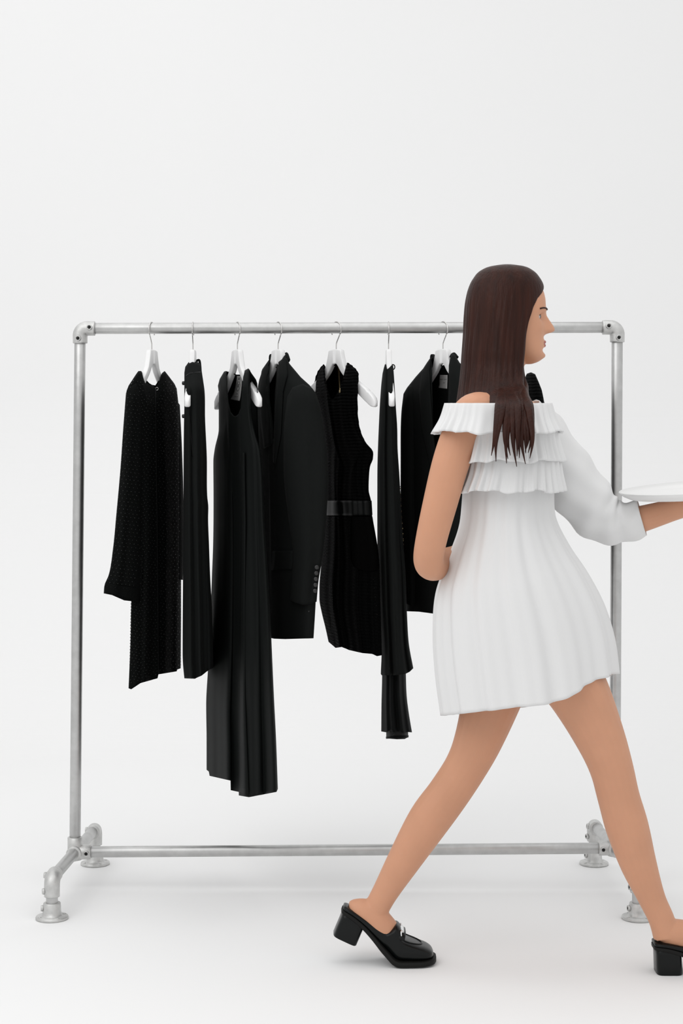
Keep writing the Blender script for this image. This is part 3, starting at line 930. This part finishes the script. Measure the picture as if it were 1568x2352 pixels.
# front (near) leg, then rear (far) leg
limb([(1205, 1400, YM - 0.075, 0.092), (1265, 1490, YM - 0.07, 0.090), (1328, 1590, YM - 0.065, 0.076), (1376, 1690, YM - 0.06, 0.062), (1403, 1762, YM - 0.055, 0.054), (1420, 1830, YM - 0.05, 0.052),
      (1440, 1900, YM - 0.045, 0.053), (1466, 1985, YM - 0.04, 0.045), (1496, 2062, YM - 0.035, 0.034), (1518, 2110, YM - 0.035, 0.032), (1530, 2150, YM - 0.035, 0.033)])
limb([(1188, 1400, YM + 0.075, 0.092), (1160, 1500, YM + 0.07, 0.088), (1128, 1610, YM + 0.06, 0.074), (1098, 1700, YM + 0.055, 0.061), (1070, 1760, YM + 0.055, 0.054), (1030, 1822, YM + 0.055, 0.053),
      (984, 1885, YM + 0.05, 0.053), (930, 1972, YM + 0.045, 0.043), (884, 2050, YM + 0.04, 0.033), (862, 2092, YM + 0.04, 0.032), (858, 2112, YM + 0.04, 0.033)])
# feet
limb([(1516, 2138, YM - 0.035, 0.024), (1530, 2140, YM - 0.035, 0.032), (1580, 2150, YM - 0.035, 0.036), (1630, 2176, YM - 0.036, 0.031), (1680, 2202, YM - 0.036, 0.017)], 4)
limb([(803, 2090, YM + 0.04, 0.018), (814, 2090, YM + 0.04, 0.028), (848, 2100, YM + 0.04, 0.035), (882, 2135, YM + 0.04, 0.036), (910, 2170, YM + 0.04, 0.030), (940, 2190, YM + 0.04, 0.017)], 4)


def hand(bm, wrist, fwd, back, thumb_side, curl, spread=0.05, scale=1.0, tcurl=0.5):
    """palm, four fingers of different lengths and a thumb; back = direction of the back of the hand"""
    f = Vector(fwd).normalized()
    b = Vector(back)
    b = (b - f * b.dot(f)).normalized()
    sd = f.cross(b).normalized()
    if sd.dot(Vector(thumb_side)) < 0: sd = -sd
    w = Vector(wrist)
    k = scale
    rings = []
    for t, hw, ht, o in ((-0.02, 0.026, 0.019, 0), (0.005, 0.027, 0.0175, 0), (0.03, 0.036, 0.0165, 0), (0.06, 0.041, 0.015, 0), (0.085, 0.041, 0.0125, 0), (0.097, 0.037, 0.009, 0)):
        c = w + f * t * k
        rings.append([c + sd * (math.cos(q) * hw * k) + b * (math.sin(q) * ht * k) for q in [2 * PI * i / 20 for i in range(20)]])
    skin_rings(bm, rings, True)
    for off, ln, r in ((0.030, 0.070, 0.0085), (0.010, 0.080, 0.0088), (-0.0105, 0.074, 0.0084), (-0.0295, 0.057, 0.0076)):
        p = w + (f * 0.078 + sd * off) * k
        d = (f + sd * off * spread * 40 * 0.1).normalized()
        pts, rad = [p], [r * k * 1.05]
        ang = 0.12
        for seg, fr in enumerate((0.30, 0.38, 0.32, 0.30)):
            for h in range(3):
                dd = (d * math.cos(ang) - b * math.sin(ang)).normalized()
                p = p + dd * (ln * fr * k / 3 * 1.05)
                pts.append(p)
                rad.append(r * k * (1.0 - 0.07 * seg + (0.04 if h == 2 and seg < 3 else 0)))
            ang += curl * (0.6 if seg == 0 else 1.0)
        pts.append(p + dd * 0.004 * k)
        rad.append(rad[-1] * 0.55)
        tube(bm, pts, rad, 12)
    p = w + (f * 0.018 + sd * 0.020) * k
    pts, rad = [p], [0.014 * k]
    d = (f * 0.75 + sd * 0.75 - b * 0.25).normalized()
    for seg, (ln, r) in enumerate(((0.042, 0.0125), (0.034, 0.0102), (0.026, 0.0092))):
        for h in range(3):
            p = p + d * ln * k / 3
            pts.append(p)
            rad.append(r * k)
        d = (d - sd * 0.35 * tcurl - b * 0.30 * tcurl + f * 0.2).normalized()
    pts.append(p + d * 0.004 * k)
    rad.append(0.005 * k)
    tube(bm, pts, rad, 12)


# near arm: upper arm down and back, forearm folded behind the waist
NS = YM - 0.136
limb([(1130, 948, YM - 0.10, 0.045), (1092, 952, NS, 0.053), (1064, 985, NS - 0.006, 0.047), (1036, 1060, NS - 0.02, 0.045), (1012, 1150, NS - 0.02, 0.042), (990, 1240, NS - 0.01, 0.038), (984, 1285, NS + 0.02, 0.037),
      (992, 1300, NS + 0.06, 0.036), (1010, 1296, NS + 0.12, 0.036), (1030, 1284, NS + 0.18, 0.030), (1044, 1276, NS + 0.225, 0.0255), (1050, 1272, NS + 0.25, 0.025)])
wr = P(1050, 1272, NS + 0.25)
hand(bm, wr, (0.12, 1, 0.12), (-1, 0.1, 0.1), (0, 0, 1), 0.35)
# far arm: elbow bent, forearm reaching forward under the tray
FS = YM + 0.165
limb([(1150, 946, YM + 0.10, 0.045), (1192, 955, FS, 0.051), (1228, 990, FS + 0.01, 0.048), (1290, 1075, FS + 0.02, 0.043), (1356, 1168, FS + 0.02, 0.038), (1392, 1202, FS + 0.015, 0.037), (1425, 1204, FS + 0.01, 0.038),
      (1480, 1190, FS, 0.034), (1550, 1170, FS - 0.005, 0.028), (1610, 1156, FS - 0.005, 0.0235), (1630, 1153, FS - 0.005, 0.023)])
wl = P(1630, 1153, FS - 0.005)
hand(bm, wl, (1, 0, 0.06), (0, 0, -1), (0, 1, 0), 0.05, tcurl=0.0)


# head
HC = P(1166, 727, YM)
HH = 0.236
tabF = [(0.0, 0.02, 0.06, 0.02), (0.02, 0.14, 0.20, 0.13), (0.06, 0.235, 0.275, 0.20), (0.12, 0.30, 0.34, 0.25), (0.2, 0.355, 0.375, 0.29), (0.3, 0.388, 0.395, 0.313), (0.4, 0.395, 0.395, 0.32), (0.5, 0.378, 0.385, 0.315), (0.6, 0.375, 0.37, 0.30),
        (0.7, 0.372, 0.27, 0.28), (0.8, 0.368, 0.14, 0.25), (0.88, 0.365, 0.02, 0.215), (0.94, 0.35, -0.06, 0.165), (0.98, 0.31, -0.12, 0.10), (1.0, 0.25, -0.16, 0.04)]


def head_pt(t, th):
    Fv, Bv, Wv = smooth_tab(tabF, t)
    c = (Fv - Bv) / 2
    a = (Fv + Bv) / 2
    cx, sx = math.cos(th), math.sin(th)
    e = 0.86
    x = c + a * (abs(cx) ** e) * (1 if cx > 0 else -1)
    y = Wv * (abs(sx) ** e) * (1 if sx > 0 else -1)
    x, y = x * HH, y * HH
    if cx > 0:
        g = lambda u, w: math.exp(-(u / w) ** 2)
        nose = smooth_tab([(0.44, 0.0), (0.49, 0.008), (0.55, 0.018), (0.61, 0.027), (0.645, 0.030), (0.665, 0.024), (0.685, 0.007), (0.71, 0.0)], t)[0]
        wd = 0.009 + 0.008 * max(0, min(1, (t - 0.5) / 0.15))
        x += nose * g(y, wd)
        x += 0.0062 * g(y, 0.021) * (g(t - 0.765, 0.018) + 0.95 * g(t - 0.81, 0.02))
        x -= 0.002 * g(y, 0.022) * g(t - 0.787, 0.008)
        x += 0.009 * g(y, 0.022) * g(t - 0.915, 0.035)
        x -= 0.004 * g(y, 0.02) * g(t - 0.86, 0.02)
        x += 0.005 * g(t - 0.44, 0.028) * g(abs(y) - 0.03, 0.028)
        x -= 0.011 * g(t - 0.51, 0.036) * g(abs(y) - 0.031, 0.015)
        x += 0.004 * g(t - 0.62, 0.06) * g(abs(y) - 0.042, 0.016)
    return Vector((HC.x + x, HC.y + y, HC.z + HH * (0.5 - t)))


NH, NT = 96, 84
vs = []
ts = [i / NH for i in range(NH + 1)]
skin_rings(bm, [[head_pt(t, 2 * PI * k / NT) for k in range(NT)] for t in ts], True)
for sy in (-1, 1):                                     # ears
    c = HC + Vector((-0.012, sy * 0.073, 0.0))
    tube(bm, [c + Vector((0, -sy * 0.006, 0)), c + Vector((-0.002, sy * 0.002, 0.001)), c + Vector((-0.005, sy * 0.006, 0.002))], [(0.012, 0.024), (0.015, 0.028), (0.012, 0.024)], 16, ref=(1, 0, 0))

bmesh.ops.recalc_face_normals(bm, faces=bm.faces)
me = bpy.data.meshes.new('body')
bm.to_mesh(me)
bm.free()
body = bpy.data.objects.new('body', me)
C.objects.link(body)
rm = body.modifiers.new('remesh', 'REMESH')
rm.mode = 'VOXEL'
rm.voxel_size = 0.003
sm = body.modifiers.new('smooth', 'SMOOTH')
sm.factor = 0.5
sm.iterations = 5
dg = bpy.context.evaluated_depsgraph_get()
me2 = bpy.data.meshes.new_from_object(body.evaluated_get(dg))
bpy.data.objects.remove(body)
me2.name = 'body'
body = link_mesh('body', me2, M_skin, PX)

# eyes, brows, lips
for sy in (-1, 1):
    e = head_pt(0.51, math.asin(min(1, (0.4)) * sy) if False else sy * 0.32)
    c = Vector((HC.x + 0.378 * HH - 0.0235, HC.y + sy * 0.031, HC.z - 0.01 * HH))
    bm = bmesh.new()
    bmesh.ops.create_uvsphere(bm, u_segments=24, v_segments=16, radius=0.0118, matrix=Matrix.Translation(c))
    eo = obj('eye', bm, M_eye, PX)
    bm = bmesh.new()
    bmesh.ops.create_uvsphere(bm, u_segments=16, v_segments=12, radius=0.0074, matrix=Matrix.Translation(c + Vector((0.0058, 0, 0))))
    obj('iris', bm, M_iris, eo)
    bm = bmesh.new()
    tube(bm, [c + Vector((math.cos(a) * 0.0112, math.sin(a) * 0.0112, 0.0048 - 0.003 * abs(math.sin(a)))) for a in [-1.1 + 2.2 * q / 12 for q in range(13)]], [0.0006 + 0.0008 * math.sin(PI * (q + 0.5) / 13) for q in range(13)], 6)
    obj('eyelash', bm, M_iris, eo)
    bm = bmesh.new()
    pts = [head_pt(0.435 - 0.012 * math.sin(PI * q / 8), sy * (0.24 + 0.50 * q / 8)) + Vector((0.0002, 0, 0)) for q in range(9)]
    tube(bm, pts, [(0.0015 + 0.0016 * math.sin(PI * (q + 1) / 10), 0.002) for q in range(9)], 8)
    obj('eyebrow', bm, M_hair, PX)
for t0, nm in ((0.768, 'upper_lip'), (0.806, 'lower_lip')):
    bm = bmesh.new()
    pts = [head_pt(t0 + (0.008 if t0 < 0.79 else -0.008) * abs(q - 6) / 6, (q - 6) * 0.05) + Vector((-0.0027, 0, 0)) for q in range(13)]
    tube(bm, pts, [0.0012 + 0.0032 * math.sin(PI * (q + 0.6) / 13.2) for q in range(13)], 10)
    obj(nm, bm, M_lip, PX)

# hair: a cap over the skull and a long fall over the back and both sides of the neck
HR = [  # row, back edge, front edge (sides), half width, opening half angle at the front
    (608, 1150, 1178, 0.012, 0), (612, 1126, 1202, 0.036, 0), (621, 1104, 1222, 0.057, 0), (640, 1086, 1240, 0.073, 0), (660, 1076, 1249, 0.081, 0.25), (690, 1069, 1252, 0.087, 0.74), (725, 1066, 1249, 0.091, 0.93),
    (765, 1064, 1244, 0.094, 1.00), (810, 1060, 1242, 0.097, 1.02), (850, 1057, 1240, 0.103, 1.04), (885, 1050, 1240, 0.130, 1.04), (902, 1046, 1240, 0.172, 1.04), (918, 1042, 1240, 0.188, 1.06), (945, 1036, 1238, 0.192, 1.1), (985, 1036, 1238, 0.195, 1.2)]
bm = bmesh.new()
NA, NR = 120, 84
outer, inner = [], []
for r in range(NR + 1):
    py = 608 + (935 - 608) * (r / NR) ** 1.15
    xb, xf, hw, op = smooth_tab(HR, py)
    ro, ri = [], []
    for k in range(NA + 1):
        q = k / NA
        th = op + (2 * PI - 2 * op) * q
        tip = 0.0
        lock = noise.noise(Vector((math.cos(th) * 5, math.sin(th) * 5, py * 0.004)))
        strand = math.sin(th * 46 + 2.2 * lock + py * 0.01)
        env = sstep((py - 640) / 120)
        px0 = P((xb + xf) / 2, py, YM)
        a = (xf - xb) / 2 * (D + YM) / F
        m = 1 + env * (0.034 * lock + 0.013 * strand + 0.02 * noise.noise(Vector((math.cos(th) * 14, math.sin(th) * 14, py * 0.006))))
        yy = py + (16 * lock + 6 * strand) * sstep((py - 880) / 55) + 60 * sstep((py - 830) / 105) * (1 - abs(2 * q - 1))
        c = P((xb + xf) / 2, yy, YM)
        o_ = Vector((math.cos(th) * a * m, math.sin(th) * hw * m, 0))
        thick = 0.016 * sstep(r / 6) * (1 - 0.6 * sstep((py - 900) / 70)) * min(1, 0.25 + 6 * min(q, 1 - q))
        ro.append(c + o_)
        ri.append(c + o_ * (1 - thick / max(o_.length, 0.02)))
    outer.append(ro)
    inner.append(ri)
vo = [[bm.verts.new(p) for p in r] for r in outer]
vi = [[bm.verts.new(p) for p in r] for r in inner]
for g_, flip in ((vo, False), (vi, True)):
    for a, b in zip(g_, g_[1:]):
        for i in range(NA):
            f = (a[i], b[i], b[i + 1], a[i + 1])
            bm.faces.new(f if not flip else tuple(reversed(f)))
for a in range(NR):
    bm.faces.new((vo[a][0], vi[a][0], vi[a + 1][0], vo[a + 1][0]))
    bm.faces.new((vo[a][NA], vo[a + 1][NA], vi[a + 1][NA], vi[a][NA]))
for i in range(NA):
    bm.faces.new((vo[-1][i], vi[-1][i], vi[-1][i + 1], vo[-1][i + 1]))
    bm.faces.new((vo[0][i + 1], vi[0][i + 1], vi[0][i], vo[0][i]))
bm.faces.new(list(reversed(vo[0][:-1])))
hair = obj('hair', bm, M_hair, PX, weld=0.0002)
rl = random.Random(3)
for i in range(13):                                    # locks lying forward over the near shoulder
    t_ = i / 12
    x0, x1 = 1140 + 58 * t_, 1140 + 84 * t_ + rl.uniform(-8, 8)
    l1 = 1010 + 50 * math.sin(PI * (0.25 + 0.6 * t_)) + rl.uniform(-14, 14)
    dy = rl.uniform(-0.006, 0.006)
    pts = spline([(x0, 800, -0.080 + 0.018 * t_), (x0 + 4, 862, -0.080), (x0 + 7, 885, -0.100), (x0 + 9 + rl.uniform(-3, 3), 906, -0.158 + dy), ((x0 + x1) / 2 + 6 + rl.uniform(-4, 4), 936, -0.232 + dy), (x1, (962 + l1) / 2, -0.268 + dy), (x1 + rl.uniform(-9, 9), l1, -0.254 + dy)], 8)
    n_ = len(pts) - 1
    rad = []
    for k in range(n_ + 1):
        q = k / n_
        w_ = 0.0105 * (0.10 + 0.90 * sstep(q / 0.5)) * (1 - sstep((q - 0.6) / 0.42) * 0.93)
        rad.append((w_, w_ * 0.55))
    bm = bmesh.new()
    tube(bm, [P(a, b, YM + c) for a, b, c in pts], rad, 12, ref=(1, 0, 0))
    obj('hair_lock', bm, M_hair, hair)


# dress
def cloth_tube(name, rows, parent, ruffle, hem=None, n=180, nv=40, material=M_white, t=0.0025, seed=0, yc=YM, e=1.0):
    """closed ring loft: rows of (row, left, right, half width in y); ruffle = (count, start amplitude, end amplitude)"""
    bm = bmesh.new()
    y0, y1 = rows[0][0], rows[-1][0]
    rings = []
    for r in range(nv + 1):
        v = r / nv
        py = y0 + (y1 - y0) * v
        xl, xr, hw = smooth_tab(rows, py)
        ring = []
        for k in range(n):
            th = 2 * PI * k / n
            cx, sx = math.cos(th), math.sin(th)
            cx, sx = math.copysign(abs(cx) ** e, cx), math.copysign(abs(sx) ** e, sx)
            ph = 1.3 * noise.noise(Vector((cx * 1.6 + seed, sx * 1.6, 0.3)))
            amp = ruffle[1] + (ruffle[2] - ruffle[1]) * v
            w = amp * (math.sin(ruffle[0] * th + ph * 3 + seed) + 0.4 * math.sin(ruffle[0] * 2.3 * th + seed * 2))
            xx = (xl + xr) / 2 + (xr - xl) / 2 * cx
            p = py + (hem(cx, sx) * v if hem else 0)
            c = P(xx, p, yc + hw * sx)
            c += Vector((cx, sx, 0)) * w
            ring.append(c)
        rings.append(ring)
    skin_rings(bm, rings, False)
    o = obj(name, bm, material, parent)
    solidify(o, t)
    return o


dress = cloth_tube('dress_skirt', [(1100, 1064, 1272, 0.156), (1150, 1062, 1270, 0.152), (1200, 1056, 1274, 0.156), (1270, 1030, 1304, 0.172), (1340, 1004, 1345, 0.196), (1420, 998, 1382, 0.208), (1510, 1004, 1406, 0.214), (1600, 1018, 1416, 0.222)],
                   PX, (13, 0.001, 0.007), hem=lambda cx, sx: 44 * 0.5 * (1 - cx) - 52 * sstep((cx - 0.2) / 0.8) * 1.0, n=200, nv=60, seed=3)
cloth_tube('bodice', [(930, 1052, 1262, 0.184), (985, 1056, 1276, 0.182), (1050, 1062, 1284, 0.176), (1125, 1064, 1274, 0.158)], dress, (9, 0.001, 0.001), seed=1)
for i, (r0, r1, xl0, xr0, xl1, xr1, h0, h1) in enumerate(((926, 994, 1022, 1266, 996, 1286, 0.219, 0.248), (978, 1060, 1052, 1278, 1032, 1294, 0.188, 0.212), (1048, 1130, 1060, 1286, 1034, 1296, 0.180, 0.200))):
    cloth_tube('ruffle_tier', [(r0, xl0, xr0, h0), ((r0 + r1) / 2, (xl0 * 2 + xl1) / 3, (xr0 * 2 + xr1) / 3, (h0 * 2 + h1) / 3), (r1, xl1, xr1, h1)], dress, (24 + 3 * i, 0.001, 0.006), seed=5 + i * 2, nv=16, n=320, hem=lambda cx, sx, i=i: 3.2 * math.sin(7 * cx + 3 * sx + i * 2) + 2.0 * math.sin(17 * cx + i), e=(0.52, 0.75, 0.75)[i])
bm = bmesh.new()
pts = spline([(1196, 958, FS + 0.005, 0.060), (1240, 1005, FS + 0.015, 0.070), (1296, 1085, FS + 0.02, 0.074), (1352, 1160, FS + 0.02, 0.070), (1392, 1194, FS + 0.015, 0.062), (1430, 1200, FS + 0.01, 0.052), (1474, 1190, FS, 0.046)], 8)
cs = [P(*q[:3]) for q in pts]
prev = None
rings = []
for i, c in enumerate(cs):
    tdir = (cs[min(i + 1, len(cs) - 1)] - cs[max(i - 1, 0)]).normalized()
    a = (Vector((0, 1, 0)) if prev is None else prev)
    a = (a - tdir * a.dot(tdir)).normalized()
    prev = a
    b = tdir.cross(a)
    ring = []
    for k in range(72):
        q = 2 * PI * k / 72
        r = pts[i][3] * (1 + 0.06 * math.sin(7 * q + 0.4 * i) * 0.5 + 0.05 * math.sin(i * 0.8 + 2 * math.sin(q)))
        ring.append(c + a * math.cos(q) * r + b * math.sin(q) * r)
    rings.append(ring)
skin_rings(bm, rings, False)
solidify(obj('dress_sleeve', bm, M_white, dress), 0.0025)


# shoes
def shoe(tip_x, row_floor, y, flex, pitch, heel_at=None):
    k = 1.10
    out = []
    BX = 0.165

    def tr(p):
        x, yy, z = p
        # bend about the ball of the foot
        w = sstep((0.190 - x) / 0.06)
        ang = -flex * w
        dx, dz = x - BX, z - 0.0
        c, s_ = math.cos(ang), math.sin(ang)
        nx, nz = dx * c - dz * s_, dx * s_ + dz * c
        return Vector((origin.x + nx * k, y + yy * k, nz * k))
    origin = P(tip_x, row_floor, y)

    def section(rows, e=0.62, n=32):
        rings = []
        for x, w, zb, zt in rows:
            ring = []
            for q in range(n):
                th = 2 * PI * q / n
                cx, sx = math.cos(th), math.sin(th)
                yy = w * (abs(cx) ** e) * (1 if cx > 0 else -1)
                zz = (zt + zb) / 2 + (zt - zb) / 2 * (abs(sx) ** e) * (1 if sx > 0 else -1)
                ring.append(tr((x, yy, zz)))
            rings.append(ring)
        return rings
    up = [(0.001, 0.020, 0.062, 0.070), (0.008, 0.028, 0.060, 0.071), (0.03, 0.032, 0.058, 0.070), (0.06, 0.033, 0.050, 0.066), (0.09, 0.034, 0.038, 0.061), (0.112, 0.036, 0.029, 0.062), (0.122, 0.038, 0.025, 0.078), (0.128, 0.039, 0.022, 0.083), (0.145, 0.042, 0.017, 0.078),
          (0.165, 0.045, 0.014, 0.068), (0.19, 0.046, 0.013, 0.056), (0.215, 0.044, 0.013, 0.047), (0.232, 0.039, 0.014, 0.041), (0.243, 0.029, 0.016, 0.034), (0.2475, 0.014, 0.018, 0.027)]
    bm = bmesh.new()
    skin_rings(bm, section(sp_rows(up, 3)), True)
    root = obj('shoe', bm, M_leather, PX)
    sl = [(0.0, 0.018, 0.054, 0.0625), (0.006, 0.029, 0.053, 0.0625), (0.03, 0.0335, 0.050, 0.061), (0.06, 0.0345, 0.041, 0.053), (0.09, 0.036, 0.028, 0.041), (0.12, 0.041, 0.013, 0.028), (0.145, 0.045, 0.004, 0.020), (0.165, 0.048, 0.0003, 0.0165),
          (0.19, 0.049, 0.0, 0.0155), (0.22, 0.047, 0.0008, 0.0155), (0.238, 0.041, 0.002, 0.0165), (0.249, 0.030, 0.0035, 0.0175), (0.254, 0.014, 0.006, 0.0175)]
    bm = bmesh.new()
    skin_rings(bm, section(sp_rows(sl, 3), 0.4), True)
    obj('sole', bm, M_sole, root)
    bm = bmesh.new()
    rings = []
    for z in (0.0, 0.0015, 0.02, 0.045, 0.058):
        ring = []
        q0 = 0.003 + 0.004 * (1 - z / 0.058) * 0.5
        for i in range(32):
            th = 2 * PI * i / 32
            cx, sx = math.cos(th), math.sin(th)
            hx, hy = 0.029 - (0.001 if z == 0 else 0), 0.031 - (0.001 if z == 0 else 0)
            x = q0 + 0.029 + hx * (abs(cx) ** 0.45) * (1 if cx > 0 else -1)
            yy = hy * (abs(sx) ** 0.45) * (1 if sx > 0 else -1)
            zz = z if z < 0.05 else 0.058 - max(0.0, (x - 0.03)) * 0.16
            ring.append(tr((x, yy, zz)))
        rings.append(ring)
    skin_rings(bm, rings, True)
    obj('heel_block', bm, M_leather, root)
    # local copy of the upper, to lay strap, bit and seam on its surface
    lb_ = bmesh.new()
    flat = []
    for x, w, zb, zt in sp_rows(up, 3):
        flat.append([Vector((x, w * math.copysign(abs(math.cos(q)) ** 0.62, math.cos(q)), (zt + zb) / 2 + (zt - zb) / 2 * math.copysign(abs(math.sin(q)) ** 0.62, math.sin(q)))) for q in [2 * PI * i / 32 for i in range(32)]])
    skin_rings(lb_, flat, True)
    lb_.normal_update()
    bv = BVHTree.FromBMesh(lb_)
    lb_.free()

    def top(x, yy, up_=0.0):
        h = bv.ray_cast(Vector((x, yy, 0.3)), Vector((0, 0, -1)))
        z = h[0].z if h[0] is not None else 0.03
        return tr((x, yy, z + up_))
    bm = bmesh.new()
    tube(bm, [top(0.152, -0.041 + 0.082 * i / 24, 0.0008) for i in range(25)], [(0.011, 0.0022)] * 25, 10, ref=(1, 0, 0))
    obj('strap', bm, M_leather, root)
    bm = bmesh.new()
    tube(bm, [top(0.152, -0.027 + 0.054 * i / 16, 0.0035) for i in range(17)], [(0.0055, 0.0022)] * 17, 10, ref=(1, 0, 0))
    for cy in (-0.029, 0.029):
        tube(bm, [top(0.152 + 0.009 * math.cos(q), cy + 0.007 * math.sin(q), 0.0032) for q in [2 * PI * i / 20 for i in range(21)]], 0.0020, 8)
    tag(obj('buckle', bm, M_chrome, root), 'silver metal bit')
    bm = bmesh.new()
    tube(bm, [top(0.172 + 0.050 * max(0.0, math.sin(q)) ** 0.8, 0.031 * math.cos(q), 0.0003) for q in [PI * i / 30 for i in range(31)]], 0.0020, 8)
    obj('apron_seam', bm, M_leather, root)
    return root


shoe(911, 2212, YM + 0.04, math.radians(25), 0)
shoe(1500 + 168, 2228, YM - 0.035, 0.0, 0)

# ------------------------------------------------------------------ the tray she carries
TC = P(1608, 1132, FS - 0.02)
tray = thing('serving_tray', 'flat white tray held out at waist height by the walking woman', 'tray', TC)
rot = Matrix.Rotation(math.radians(2.4), 4, 'X') @ Matrix.Rotation(math.radians(-4.5), 4, 'Y')
bm = bmesh.new()
lathe(bm, [(0.0, -0.004), (0.180, -0.004), (0.196, 0.004), (0.207, 0.015), (0.205, 0.017), (0.193, 0.007), (0.178, 0.0), (0.0, 0.0)], (0, 0, 0), 'Z', 80)
bmesh.ops.transform(bm, matrix=Matrix.Translation(TC) @ rot, verts=bm.verts)
obj('tray_plate', bm, M_tray, tray)
